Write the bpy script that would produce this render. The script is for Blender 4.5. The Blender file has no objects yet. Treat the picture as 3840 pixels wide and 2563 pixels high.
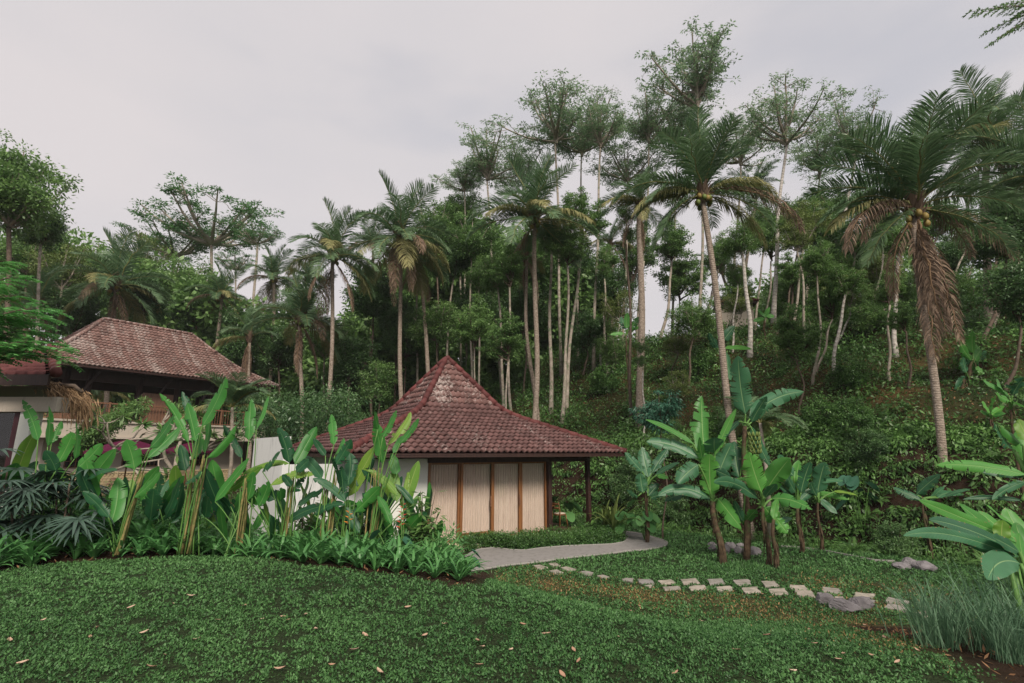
import bpy, math, random
import numpy as np
from mathutils import Vector
from math import radians as R, sin, cos, pi, sqrt
# ------------------------------------------------------------------ camera, sky, sun, exposure
SC = bpy.context.scene
ZC = 2.65; PITCH = R(12.3); FS = 1920.0
cd = bpy.data.cameras.new('camera'); cd.lens = 18.0; cd.sensor_width = 36.0
cd.clip_start = 0.05; cd.clip_end = 3000
cam = bpy.data.objects.new('camera', cd); SC.collection.objects.link(cam)
cam.location = (0, 0, ZC); cam.rotation_euler = (R(90) + PITCH, 0, 0); SC.camera = cam
SUN_EL, SUN_AZ = R(41), R(166)          # azimuth clockwise from +Y
world = bpy.data.worlds.new('World'); SC.world = world; world.use_nodes = True
wt = world.node_tree; wn = wt.nodes; wn.clear()
def wnode(t, **k):
    n = wn.new(t)
    for a, b in k.items():
        if a in n.inputs: n.inputs[a].default_value = b
        else: setattr(n, a, b)
    return n
w_out = wnode('ShaderNodeOutputWorld'); w_tc = wnode('ShaderNodeTexCoord')
w_sky = wnode('ShaderNodeTexSky', sky_type='NISHITA', sun_disc=False, sun_elevation=SUN_EL, sun_rotation=SUN_AZ)
w_b1 = wnode('ShaderNodeBackground'); w_b1.inputs['Strength'].default_value = 0.1
w_b2 = wnode('ShaderNodeBackground'); w_b2.inputs['Strength'].default_value = 1.0
w_map = wnode('ShaderNodeMapping'); w_map.inputs['Scale'].default_value = (1.0, 1.0, 2.6)
w_map.inputs['Location'].default_value = (0.35, 0.1, 0.2)
w_n = wnode('ShaderNodeTexNoise'); w_n.inputs['Scale'].default_value = 1.5; w_n.inputs['Detail'].default_value = 5; w_n.inputs['Roughness'].default_value = 0.45
w_r = wnode('ShaderNodeValToRGB')
w_r.color_ramp.elements[0].position = 0.33; w_r.color_ramp.elements[0].color = (.47, .455, .472, 1)
w_r.color_ramp.elements[1].position = 0.62; w_r.color_ramp.elements[1].color = (.535, .50, .503, 1)
w_f = wnode('ShaderNodeMapRange'); w_f.inputs['From Min'].default_value = .26; w_f.inputs['From Max'].default_value = .45
w_f.inputs['To Min'].default_value = .72; w_f.inputs['To Max'].default_value = .97
w_mx = wnode('ShaderNodeMixShader')
L = wt.links.new
L(w_tc.outputs['Generated'], w_map.inputs['Vector']); L(w_map.outputs[0], w_n.inputs['Vector'])
L(w_n.outputs['Fac'], w_r.inputs['Fac']); L(w_n.outputs['Fac'], w_f.inputs['Value'])
L(w_sky.outputs[0], w_b1.inputs['Color']); L(w_r.outputs[0], w_b2.inputs['Color'])
L(w_f.outputs[0], w_mx.inputs['Fac']); L(w_b1.outputs[0], w_mx.inputs[1]); L(w_b2.outputs[0], w_mx.inputs[2])
L(w_mx.outputs[0], w_out.inputs['Surface'])
ld = bpy.data.lights.new('sun', 'SUN'); ld.energy = 2.7; ld.angle = R(18); ld.color = (1, .90, .78)
sun = bpy.data.objects.new('sun', ld); SC.collection.objects.link(sun); sun.location = (0, -5, 30)
sdir = Vector((sin(SUN_AZ) * cos(SUN_EL), cos(SUN_AZ) * cos(SUN_EL), sin(SUN_EL)))
sun.rotation_euler = sdir.to_track_quat('Z', 'Y').to_euler()
SC.view_settings.view_transform = 'Standard'; SC.view_settings.look = 'None'
SC.view_settings.exposure = 0.50; SC.view_settings.gamma = 1.0
SC.render.engine = 'CYCLES'
cy = SC.cycles; cy.max_bounces = 5; cy.diffuse_bounces = 3; cy.glossy_bounces = 2; cy.transmission_bounces = 4
cy.transparent_max_bounces = 6; cy.caustics_reflective = False; cy.caustics_refractive = False; cy.use_denoising = True

# ------------------------------------------------------------------ helpers
COL = SC.collection
rnd = random.Random(7)
nr = np.random.default_rng(7)
A = lambda *x: np.array(x, dtype=float)
def norm(v):
    v = np.asarray(v, float); n = np.linalg.norm(v, axis=-1, keepdims=True); return v / np.maximum(n, 1e-9)
def ray(px, py):
    X = px - 1920.0; Z = 1281.5 - py
    return A(X, FS * cos(PITCH) - Z * sin(PITCH), FS * sin(PITCH) + Z * cos(PITCH))
def at(px, py, D):
    r = ray(px, py); return A(0, 0, ZC) + r * (D / r[1])
def sstep(a, b, x):
    t = np.clip((x - a) / (b - a), 0, 1); return t * t * (3 - 2 * t)
BX = A(-60, -8, -2, 3, 8.3, 10.5, 13, 20, 60); BY = A(34, 27, 24, 20.6, 15.5, 13.2, 11.0, 6.0, -16)
def hgt(x, y):
    x = np.asarray(x, float); y = np.asarray(y, float)
    E = np.interp(x, [-3, -1, 2, 8], [9.3, 8.6, 5.6, 4.6])
    z = 1.0 * (1 - sstep(E - 1.2, E + 4.2, y))
    z = z + .55 * sstep(-4.5, -8, x) * sstep(8.5, 10, y)
    z = z + .04 * np.sin(x * .7 + 1) * np.sin(y * .6)
    t = (y - np.interp(x, BX, BY)) * .8
    k = sstep(-11, 2, x)
    bank = -.3 * sstep(0, .8, t) + 3.2 * sstep(1.6, 4.0, t)
    slope = np.clip(t - 4, 0, 12) * .58 + np.clip(t - 16, 0, 14) * .12
    bumps = (.25 * np.sin(x * 1.3 + y * .4) + .2 * np.sin(x * .5 - y * 1.1)) * sstep(4, 7, t)
    z = z + k * (bank + slope + bumps)
    z = z + (1 - k) * (.04 * np.clip(t, 0, 60) + 11 * sstep(50, 68, y))
    return z
def gp(px, py, zoff=0.0):
    r = ray(px, py); r = r / r[1]
    ys = np.arange(1.5, 90, .02); P = r[None] * ys[:, None]; P[:, 2] += ZC
    d = P[:, 2] - hgt(P[:, 0], P[:, 1]) - zoff
    i = np.argmax(d <= 0)
    if d[i] > 0: i = len(ys) - 1
    return P[i]
def onground(px, D):
    p = at(px, 1700, D); return A(p[0], D, float(hgt(p[0], D)))

class G:
    def __init__(s): s.v = []; s.f = []; s.a = []; s.m = []; s.n = 0
    def add(s, v, f, a=None, m=0):
        v = np.asarray(v, float).reshape(-1, 3); f = np.asarray(f, int)
        if a is None: a = np.zeros((len(v), 3))
        a = np.asarray(a, float)
        if a.ndim == 1: a = np.tile(a, (len(v), 1))
        s.v.append(v); s.a.append(a); s.f.append(f + s.n); s.m.append(np.full(len(f), m)); s.n += len(v); return s
    def merge(s, o, M=None, off=(0, 0, 0), m=None):
        v = np.concatenate(o.v); a = np.concatenate(o.a)
        if M is not None: v = v @ M.T
        v = v + np.asarray(off)
        n = s.n; s.v.append(v); s.a.append(a); s.n += len(v)
        for f, mm in zip(o.f, o.m): s.f.append(f + n); s.m.append(mm if m is None else mm * 0 + m)
        return s
def mkmesh(name, g, mats, off=(0, 0, 0), smooth=True):
    me = bpy.data.meshes.new(name)
    v = np.concatenate(g.v) - np.asarray(off)
    tot = np.concatenate([np.full(len(f), f.shape[1]) for f in g.f])
    loops = np.concatenate([f.ravel() for f in g.f])
    start = np.concatenate([[0], np.cumsum(tot)[:-1]])
    me.vertices.add(len(v)); me.vertices.foreach_set('co', v.ravel().astype(np.float32))
    me.loops.add(len(loops)); me.loops.foreach_set('vertex_index', loops.astype(np.int32))
    me.polygons.add(len(tot)); me.polygons.foreach_set('loop_start', start.astype(np.int32))
    me.polygons.foreach_set('material_index', np.concatenate(g.m).astype(np.int32))
    if not isinstance(mats, (list, tuple)): mats = [mats]
    for m in mats: me.materials.append(m)
    at_ = me.attributes.new('lp', 'FLOAT_VECTOR', 'POINT')
    at_.data.foreach_set('vector', np.concatenate(g.a).ravel().astype(np.float32))
    me.polygons.foreach_set('use_smooth', np.full(len(tot), smooth))
    me.update(calc_edges=True); me.validate(verbose=False)
    return me
WL = {}
def wloc(o): return np.asarray(WL.get(o.name, (0, 0, 0)), float)
def obj(name, g, mats, parent=None, local=False, smooth=True):
    off = (0, 0, 0) if (parent is None or local) else wloc(parent)
    o = bpy.data.objects.new(name, mkmesh(name, g, mats, off, smooth)); COL.objects.link(o)
    if parent is not None:
        o.parent = parent; WL[o.name] = WL.get(parent.name, (0, 0, 0))
    return o
def tag(o, label=None, cat=None, group=None, kind=None):
    if label: o['label'] = label
    if cat: o['category'] = cat
    if group: o['group'] = group
    if kind: o['kind'] = kind
    return o
def thing(name, label, cat, loc=(0, 0, 0), rz=0, group=None):
    o = bpy.data.objects.new(name, None); COL.objects.link(o)
    o.location = tuple(loc); o.rotation_euler = (0, 0, rz); o.empty_display_size = .2
    WL[o.name] = tuple(loc); return tag(o, label, cat, group)
def child(src_mesh, name, parent, loc=(0, 0, 0), rz=0, s=1.0, rx=0, ry=0):
    o = bpy.data.objects.new(name, src_mesh); COL.objects.link(o); o.parent = parent
    o.location = tuple(loc); o.rotation_euler = (rx, ry, rz); o.scale = (s, s, s) if np.isscalar(s) else tuple(s)
    return o
def copy_tree(o, parent=None):
    c = o.copy(); COL.objects.link(c)
    if parent: c.parent = parent
    for ch in list(o.children): copy_tree(ch, c)
    return c

# ---- shapes
def tube(g, pts, rad, seg=8, a=None, m=0, cap=True):
    P = np.asarray(pts, float); n = len(P)
    r = np.full(n, rad) if np.isscalar(rad) else np.interp(np.linspace(0, 1, n), np.linspace(0, 1, len(rad)), rad)
    T = norm(np.gradient(P, axis=0))
    ref = A(0, 0, 1) if abs(T[0][2]) < .8 else A(0, 1, 0)
    U = norm(np.cross(T, ref)); V = np.cross(T, U)
    th = np.linspace(0, 2 * pi, seg, endpoint=False)
    ring = (U[:, None] * np.cos(th)[None, :, None] + V[:, None] * np.sin(th)[None, :, None]) * r[:, None, None] + P[:, None]
    i = np.arange(n - 1)[:, None] * seg; j = np.arange(seg)[None]; k = (j + 1) % seg
    f = np.stack([i + j, i + k, i + seg + k, i + seg + j], -1).reshape(-1, 4)
    L_ = np.concatenate([[0], np.cumsum(np.linalg.norm(np.diff(P, axis=0), axis=1))])
    aa = np.zeros((n, seg, 3)); aa[..., 1] = L_[:, None]; aa[..., 0] = th[None] / (2 * pi)
    if a is not None: aa[..., 2] = a
    g.add(ring.reshape(-1, 3), f, aa.reshape(-1, 3), m)
    if cap:
        b = g.n - n * seg
        g.f.append(np.array([[b + x for x in range(seg)][::-1]])); g.m.append(np.array([m]))
        e = g.n - seg
        g.f.append(np.array([[e + x for x in range(seg)]])); g.m.append(np.array([m]))
    return g
def box(g, lo, hi, m=0, a=None):
    x0, y0, z0 = lo; x1, y1, z1 = hi
    v = [(x0,y0,z0),(x1,y0,z0),(x1,y1,z0),(x0,y1,z0),(x0,y0,z1),(x1,y0,z1),(x1,y1,z1),(x0,y1,z1)]
    f = [(0,3,2,1),(4,5,6,7),(0,1,5,4),(1,2,6,5),(2,3,7,6),(3,0,4,7)]
    return g.add(v, f, a, m)
def bar(g, p, q, w, h, m=0):
    """box section between two points"""
    p = np.asarray(p, float); q = np.asarray(q, float); T = norm(q - p)
    ref = A(0, 0, 1) if abs(T[2]) < .9 else A(0, 1, 0)
    U = norm(np.cross(T, ref)) * w / 2; V = norm(np.cross(U, T)) * h / 2
    v = [p-U-V, p+U-V, p+U+V, p-U+V, q-U-V, q+U-V, q+U+V, q-U+V]
    return g.add(v, [(0,1,2,3),(7,6,5,4),(0,4,5,1),(1,5,6,2),(2,6,7,3),(3,7,4,0)], None, m)
def ball(g, c, r, seg=10, rings=7, m=0, a=None, jit=0, rs=None):
    v = []; 
    for i in range(rings + 1):
        p = pi * i / rings
        for j in range(seg):
            t = 2 * pi * j / seg; v.append((sin(p) * cos(t), sin(p) * sin(t), cos(p)))
    v = np.array(v)
    f = [(i*seg+j, i*seg+(j+1) % seg, (i+1)*seg+(j+1) % seg, (i+1)*seg+j) for i in range(rings) for j in range(seg)]
    return g.add(v * np.asarray(r) + np.asarray(c), f, a, m)
def leaves(g, P, D, N, Lg, Wd, r=None, m=0, fold=.0):
    """diamond shaped leaf faces; D direction, N rough normal"""
    P = np.asarray(P, float); n = len(P); D = norm(D); S = norm(np.cross(D, N))
    Lg = np.broadcast_to(Lg, (n,))[:, None]; Wd = np.broadcast_to(Wd, (n,))[:, None]
    if r is None: r = nr.random(n)
    Nn = np.cross(S, D)
    v = np.stack([P, P + D * Lg * .42 + S * Wd * .5 + Nn * Wd * fold, P + D * Lg, P + D * Lg * .42 - S * Wd * .5 + Nn * Wd * fold], 1).reshape(-1, 3)
    f = np.arange(4 * n).reshape(-1, 4)
    a = np.zeros((n, 4, 3)); a[..., 2] = r[:, None]; a[:, 1, 0] = 1; a[:, 3, 0] = -1; a[:, 2, 1] = 1; a[:, 1, 1] = a[:, 3, 1] = .42
    return g.add(v, f, a.reshape(-1, 3), m)
def rvec(n, up=0.0, r=None):
    v = nr.normal(size=(n, 3)); v = norm(v); v[:, 2] += up; return norm(v)

# ------------------------------------------------------------------ materials
def new_mat(name):
    m = bpy.data.materials.new(name); m.use_nodes = True; nt = m.node_tree
    b = nt.nodes['Principled BSDF']; return m, nt, b
def nn(nt, t, **k):
    n = nt.nodes.new(t)
    for a, b in k.items():
        if a in n.inputs: n.inputs[a].default_value = b
        else: setattr(n, a, b)
    return n
def ramp(nt, src, stops, interp='LINEAR'):
    r = nn(nt, 'ShaderNodeValToRGB'); cr = r.color_ramp; cr.interpolation = interp
    while len(cr.elements) < len(stops): cr.elements.new(.5)
    for e, (p, c) in zip(cr.elements, stops):
        e.position = p; e.color = (*c, 1) if len(c) == 3 else c
    nt.links.new(src, r.inputs['Fac']); return r.outputs[0]
def noise(nt, scale, detail=4, vec=None, rough=.55, dist=0):
    n = nn(nt, 'ShaderNodeTexNoise'); n.inputs['Scale'].default_value = scale; n.inputs['Detail'].default_value = detail
    n.inputs['Roughness'].default_value = rough; n.inputs['Distortion'].default_value = dist
    if vec is not None: nt.links.new(vec, n.inputs['Vector'])
    return n.outputs['Fac']
def mixc(nt, f, c1, c2, mode='MIX'):
    n = nn(nt, 'ShaderNodeMix'); n.data_type = 'RGBA'; n.blend_type = mode
    for s, x in ((n.inputs['Factor'], f), (n.inputs['A'], c1), (n.inputs['B'], c2)):
        pass
    ins = [i for i in n.inputs if i.type == 'RGBA']
    fi = n.inputs[0]
    if hasattr(f, 'links'): nt.links.new(f, fi)
    else: fi.default_value = f
    for s, x in ((ins[0], c1), (ins[1], c2)):
        if hasattr(x, 'links'): nt.links.new(x, s)
        else: s.default_value = (*x, 1)
    return [o for o in n.outputs if o.type == 'RGBA'][0]
def mathn(nt, op, a, b=None):
    n = nn(nt, 'ShaderNodeMath', operation=op)
    for i, x in enumerate((a, b)):
        if x is None: continue
        if hasattr(x, 'links'): nt.links.new(x, n.inputs[i])
        else: n.inputs[i].default_value = x
    return n.outputs[0]
def bump(nt, b, h, strength=.3, dist=.02):
    n = nn(nt, 'ShaderNodeBump'); n.inputs['Strength'].default_value = strength; n.inputs['Distance'].default_value = dist
    nt.links.new(h, n.inputs['Height']); nt.links.new(n.outputs[0], b.inputs['Normal'])
def tcv(nt, which='Object'): return nn(nt, 'ShaderNodeTexCoord').outputs[which]
def geo_pos(nt): return nn(nt, 'ShaderNodeNewGeometry').outputs['Position']
def lpsplit(nt):
    a = nn(nt, 'ShaderNodeAttribute', attribute_name='lp'); s = nn(nt, 'ShaderNodeSeparateXYZ')
    nt.links.new(a.outputs['Vector'], s.inputs[0]); return s.outputs

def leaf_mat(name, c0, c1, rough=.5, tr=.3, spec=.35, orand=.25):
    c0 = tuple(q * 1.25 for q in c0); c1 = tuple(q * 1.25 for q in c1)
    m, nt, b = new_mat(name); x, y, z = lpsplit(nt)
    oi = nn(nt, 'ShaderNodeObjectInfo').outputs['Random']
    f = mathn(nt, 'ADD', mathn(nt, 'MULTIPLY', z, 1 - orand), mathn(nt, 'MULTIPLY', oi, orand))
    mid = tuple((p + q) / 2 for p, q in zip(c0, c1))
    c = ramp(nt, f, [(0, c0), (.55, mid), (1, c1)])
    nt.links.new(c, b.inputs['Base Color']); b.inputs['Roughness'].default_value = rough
    b.inputs['Specular IOR Level'].default_value = spec
    if tr > 0:
        t = nn(nt, 'ShaderNodeBsdfTranslucent'); nt.links.new(c, t.inputs['Color'])
        mx = nn(nt, 'ShaderNodeMixShader'); mx.inputs[0].default_value = tr
        nt.links.new(b.outputs[0], mx.inputs[1]); nt.links.new(t.outputs[0], mx.inputs[2])
        nt.links.new(mx.outputs[0], nt.nodes['Material Output'].inputs['Surface'])
    return m
def blade_mat(name, c0, c1, rib, tr=.35, brown=True):
    m, nt, b = new_mat(name); x, y, z = lpsplit(nt)
    c = ramp(nt, z, [(0, c0), (1, c1)])
    ax = mathn(nt, 'ABSOLUTE', x)
    # veins run from the rib to the margin
    vv = nn(nt, 'ShaderNodeMath', operation='SINE')
    nt.links.new(mathn(nt, 'MULTIPLY', mathn(nt, 'SUBTRACT', y, mathn(nt, 'MULTIPLY', ax, .05)), 190), vv.inputs[0])
    n1 = noise(nt, 9, 3, geo_pos(nt))
    c = mixc(nt, mathn(nt, 'MULTIPLY', n1, .45), c, tuple(q * .55 for q in c0))
    c = mixc(nt, mathn(nt, 'MULTIPLY', mathn(nt, 'ADD', vv.outputs[0], 1), .03), c, tuple(min(1, q * 1.8) for q in c1))
    if brown:
        n2 = noise(nt, 26, 4, geo_pos(nt))
        e = mathn(nt, 'MULTIPLY', mathn(nt, 'GREATER_THAN', mathn(nt, 'ADD', n2, mathn(nt, 'MULTIPLY', mathn(nt, 'MULTIPLY', ax, ax), .22)), .82), .9)
        c = mixc(nt, e, c, (.28, .19, .09))
    rf = ramp(nt, ax, [(0, (1, 1, 1)), (.02, (.8, .8, .8)), (.055, (0, 0, 0))])
    c = mixc(nt, rf, c, rib)
    nt.links.new(c, b.inputs['Base Color']); b.inputs['Roughness'].default_value = .42
    b.inputs['Specular IOR Level'].default_value = .4
    bump(nt, b, vv.outputs[0], .12, .004)
    t = nn(nt, 'ShaderNodeBsdfTranslucent'); nt.links.new(c, t.inputs['Color'])
    mx = nn(nt, 'ShaderNodeMixShader'); mx.inputs[0].default_value = tr
    nt.links.new(b.outputs[0], mx.inputs[1]); nt.links.new(t.outputs[0], mx.inputs[2])
    nt.links.new(mx.outputs[0], nt.nodes['Material Output'].inputs['Surface'])
    return m
def bark_mat(name, c0, c1, rings=0, sc=6, lichen=None, bs=.5):
    m, nt, b = new_mat(name); p = tcv(nt); x, y, z = lpsplit(nt)
    n1 = noise(nt, sc, 6, p, .65)
    c = ramp(nt, n1, [(.3, c0), (.7, c1)])
    h = n1
    if rings:
        s = nn(nt, 'ShaderNodeMath', operation='SINE'); nt.links.new(mathn(nt, 'ADD', mathn(nt, 'MULTIPLY', y, rings), mathn(nt, 'MULTIPLY', n1, 14)), s.inputs[0])
        rr = ramp(nt, s.outputs[0], [(.5, (1, 1, 1)), (.97, (.62, .58, .55))])
        c = mixc(nt, .75, c, rr, 'MULTIPLY'); h = s.outputs[0]
    if lichen:
        n2 = noise(nt, 3.1, 5, p, .7); c = mixc(nt, ramp(nt, n2, [(.52, (0, 0, 0)), (.62, (1, 1, 1))]), c, lichen)
    nt.links.new(c, b.inputs['Base Color']); b.inputs['Roughness'].default_value = .85; b.inputs['Specular IOR Level'].default_value = .15
    bump(nt, b, h, bs, .02); return m
def simple(name, c, rough=.7, var=.25, sc=8, spec=.3, bs=.15, metal=0):
    m, nt, b = new_mat(name); n1 = noise(nt, sc, 5, tcv(nt), .6)
    cc = ramp(nt, n1, [(.25, tuple(q * (1 - var) for q in c)), (.75, tuple(min(1, q * (1 + var)) for q in c))])
    nt.links.new(cc, b.inputs['Base Color']); b.inputs['Roughness'].default_value = rough
    b.inputs['Specular IOR Level'].default_value = spec; b.inputs['Metallic'].default_value = metal
    bump(nt, b, n1, bs, .01); return m
M = {}
M['palm'] = leaf_mat('palm_leaf', (.04, .105, .042), (.16, .245, .12), .36, .3, .6)
M['palm_y'] = leaf_mat('palm_leaf_yellowing', (.13, .15, .055), (.30, .27, .12), .55, .25)
M['palm_dry'] = leaf_mat('palm_leaf_dry', (.10, .068, .05), (.28, .205, .15), .8, .1, .1)
M['rachis'] = simple('frond_rib', (.20, .20, .07), .6)
M['rachis_dry'] = simple('frond_rib_dry', (.22, .14, .08), .8)
M['sengon'] = leaf_mat('sparse_tree_leaf', (.10, .17, .09), (.25, .37, .20), .5, .5)
M['umbrella'] = leaf_mat('layered_tree_leaf', (.04, .12, .035), (.12, .27, .085), .5, .4)
M['dense'] = leaf_mat('dense_tree_leaf', (.05, .12, .035), (.20, .33, .10), .42, .35, .45)
M['dark'] = leaf_mat('dark_tree_leaf', (.03, .08, .03), (.13, .235, .08), .38, .28, .5)
M['olive'] = leaf_mat('olive_tree_leaf', (.08, .12, .03), (.20, .26, .08), .5, .25)
M['bright'] = leaf_mat('bright_leaf', (.04, .14, .04), (.14, .31, .10), .42, .35)
M['compound'] = leaf_mat('compound_leaf', (.05, .19, .045), (.15, .38, .11), .4, .35)
M['teal'] = leaf_mat('blue_green_leaf', (.02, .075, .045), (.06, .16, .10), .4, .2)
M['cover'] = leaf_mat('creeper_leaf', (.022, .065, .02), (.13, .26, .065), .42, .25, .45)
M['litter'] = leaf_mat('dry_litter', (.10, .05, .025), (.26, .15, .08), .8, .1, .1)
M['hay'] = leaf_mat('thatch', (.16, .10, .055), (.42, .29, .17), .8, .1, .1)
M['grass'] = leaf_mat('lawn_leaf', (.012, .052, .014), (.115, .25, .08), .5, .25, .3, 0)
M['lawn_dry'] = leaf_mat('lawn_leaf_dry', (.13, .09, .03), (.36, .23, .11), .6, .2, .2, 0)
M['lily'] = leaf_mat('bed_plant_leaf', (.03, .11, .035), (.10, .26, .075), .38, .28, .4)
M['lemon'] = leaf_mat('long_grass_leaf', (.045, .11, .055), (.19, .32, .19), .5, .3)
M['banana'] = blade_mat('banana_leaf', (.065, .24, .05), (.13, .40, .07), (.30, .48, .16))
M['banana_d'] = blade_mat('banana_leaf_dark', (.028, .11, .05), (.065, .20, .09), (.24, .38, .17), .22)
M['heli'] = blade_mat('heliconia_leaf', (.045, .20, .04), (.085, .32, .06), (.20, .40, .12))
M['heli_d'] = blade_mat('heliconia_leaf_dark', (.014, .075, .03), (.03, .13, .05), (.10, .22, .08), .2)
M['heli_y'] = blade_mat('heliconia_leaf_pale', (.10, .26, .035), (.24, .40, .06), (.38, .46, .14))
M['bark_palm'] = bark_mat('palm_bark', (.17, .135, .105), (.46, .385, .32), 85, 12)
M['bark_pale'] = bark_mat('pale_bark', (.20, .165, .13), (.48, .42, .36), 0, 4, (.16, .20, .12))
M['bark_white'] = bark_mat('white_bark', (.38, .35, .31), (.62, .58, .54), 28, 5)
M['bark_dark'] = bark_mat('dark_bark', (.06, .045, .035), (.17, .13, .10), 0, 7)
M['bark_ban'] = bark_mat('banana_stem', (.022, .015, .010), (.13, .09, .055), 0, 9, (.07, .09, .035))
M['cane'] = bark_mat('heliconia_cane', (.07, .13, .03), (.34, .24, .11), 0, 12)
M['nut'] = simple('coconut', (.27, .20, .06), .5, .3)
M['nut_g'] = simple('coconut_green', (.14, .19, .05), .5, .3)
M['petiole'] = simple('leaf_stalk', (.10, .22, .05), .5)
# ------------------------------------------------------------------ setting materials
def ground_mat():
    m, nt, b = new_mat('ground_soil_and_turf'); p = geo_pos(nt); x, y, z = lpsplit(nt)
    n1 = noise(nt, 3.0, 6, p, .65); n2 = noise(nt, 40, 4, p, .6); n3 = noise(nt, .35, 4, p)
    turf = ramp(nt, n2, [(.35, (.010, .012, .006)), (.55, (.028, .045, .018)), (.8, (.06, .095, .035))])
    turf = mixc(nt, mathn(nt, 'MULTIPLY', y, .8), turf, ramp(nt, n2, [(.3, (.06, .05, .02)), (.7, (.17, .14, .065))]))
    soil = ramp(nt, n1, [(.3, (.014, .009, .006)), (.6, (.042, .026, .017)), (.8, (.10, .06, .038))])
    hill = ramp(nt, n3, [(.38, (.025, .04, .014)), (.56, (.065, .055, .022)), (.70, (.15, .095, .04))])
    hill = mixc(nt, .6, hill, ramp(nt, n2, [(.3, (.3, .3, .3)), (.7, (1, 1, 1))]), 'MULTIPLY')
    soil = mixc(nt, z, soil, hill)
    c = mixc(nt, x, turf, soil)
    nt.links.new(c, b.inputs['Base Color']); b.inputs['Roughness'].default_value = .9; b.inputs['Specular IOR Level'].default_value = .1
    bump(nt, b, n2, .8, .03); return m
def tile_mat(name, base, lichen, amt, dark=.5):
    m, nt, b = new_mat(name); p = tcv(nt); x, y, z = lpsplit(nt)
    c = ramp(nt, z, [(0, tuple(q * .72 for q in base)), (.5, base), (1, tuple(q * 1.3 for q in base))])
    big = noise(nt, .75, 4, p, .6)
    mp = nn(nt, 'ShaderNodeMapping'); nt.links.new(p, mp.inputs['Vector']); mp.inputs['Scale'].default_value = (1, 1, .5)
    fine = noise(nt, 11, 7, mp.outputs[0], .8)
    f = mathn(nt, 'ADD', mathn(nt, 'MULTIPLY', fine, .86), mathn(nt, 'MULTIPLY', big, .24))
    lf = ramp(nt, mathn(nt, 'ADD', f, mathn(nt, 'MULTIPLY', mathn(nt, 'SUBTRACT', x, .5), .10)), [(amt, (0, 0, 0)), (amt + .06, (.8, .8, .8))])
    c = mixc(nt, lf, c, lichen)
    bg2 = noise(nt, 1.9, 5, p, .7, .4)
    c = mixc(nt, ramp(nt, bg2, [(.60, (0, 0, 0)), (.70, (dark,) * 3)]), c, (.022, .018, .018))
    nt.links.new(c, b.inputs['Base Color']); b.inputs['Roughness'].default_value = .75; b.inputs['Specular IOR Level'].default_value = .25
    bump(nt, b, fine, .35, .01); return m
def wood_mat(name, c0, c1, rough=.5):
    m, nt, b = new_mat(name); p = tcv(nt); mp = nn(nt, 'ShaderNodeMapping'); nt.links.new(p, mp.inputs['Vector']); mp.inputs['Scale'].default_value = (9, 9, .8)
    n1 = noise(nt, 3, 6, mp.outputs[0], .6)
    nt.links.new(ramp(nt, n1, [(.3, c0), (.7, c1)]), b.inputs['Base Color']); b.inputs['Roughness'].default_value = rough
    bump(nt, b, n1, .15, .005); return m
def plaster_mat(name, c, stain=(.25, .24, .2), amt=.6):
    m, nt, b = new_mat(name); p = tcv(nt); mp = nn(nt, 'ShaderNodeMapping'); nt.links.new(p, mp.inputs['Vector']); mp.inputs['Scale'].default_value = (3, 3, .35)
    n1 = noise(nt, 2.2, 6, mp.outputs[0], .7); n2 = noise(nt, 30, 3, p)
    cc = ramp(nt, n2, [(.3, tuple(q * .93 for q in c)), (.7, c)])
    cc = mixc(nt, ramp(nt, n1, [(amt, (0, 0, 0)), (amt + .16, (.55, .55, .55))]), cc, stain)
    nt.links.new(cc, b.inputs['Base Color']); b.inputs['Roughness'].default_value = .9; bump(nt, b, n2, .1, .004); return m
M['ground'] = ground_mat()
M['tile'] = tile_mat('roof_tile', (.115, .060, .056), (.36, .30, .28), .625)
M['tile_up'] = tile_mat('roof_tile_lichen', (.14, .074, .066), (.42, .36, .335), .565)
M['tile_old'] = tile_mat('roof_tile_old', (.19, .11, .095), (.44, .375, .345), .575, .45)
M['ridge'] = tile_mat('ridge_tile', (.12, .038, .036), (.34, .26, .24), .68, .3)
M['wood'] = wood_mat('teak', (.16, .065, .022), (.30, .13, .045))
M['wood_d'] = wood_mat('dark_wood', (.022, .010, .008), (.055, .024, .018), .55)
M['wood_r'] = wood_mat('rail_wood', (.14, .07, .045), (.30, .17, .11))
M['white'] = plaster_mat('white_plaster', (.78, .79, .73), (.30, .30, .25), .66)
M['garden_wall'] = plaster_mat('weathered_white_plaster', (.72, .72, .71), (.16, .17, .17), .55)
M['beige'] = plaster_mat('beige_plaster', (.50, .44, .37), (.2, .17, .14), .6)
M['yellow'] = plaster_mat('ochre_plaster', (.52, .36, .18), (.25, .18, .1), .6)
M['step'] = plaster_mat('step_plaster', (.62, .54, .38), (.2, .18, .12), .6)
M['path'] = plaster_mat('concrete_path', (.27, .255, .245), (.11, .11, .09), .50)
M['edge'] = simple('path_edging', (.27, .26, .24), .9, .2, 14, .1)
M['slab'] = simple('paving_slab', (.33, .295, .26), .85, .22, 7, .2, .4)
M['rock'] = simple('garden_rock', (.17, .158, .165), .85, .55, 4.5, .2, 1.0)
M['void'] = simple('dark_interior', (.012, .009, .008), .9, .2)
M['iron'] = simple('rusty_iron', (.20, .10, .06), .7, .3, 20)
M['canvas'] = simple('maroon_canvas', (.085, .010, .036), .8, .12, 6, .1)
M['lattice'] = simple('stone_lattice', (.45, .36, .22), .8, .25, 12)
M['lounge'] = simple('lounger_wood', (.42, .26, .17), .7, .2)
M['bluegrey'] = simple('pool_tile', (.10, .12, .14), .4, .4, 14)
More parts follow.
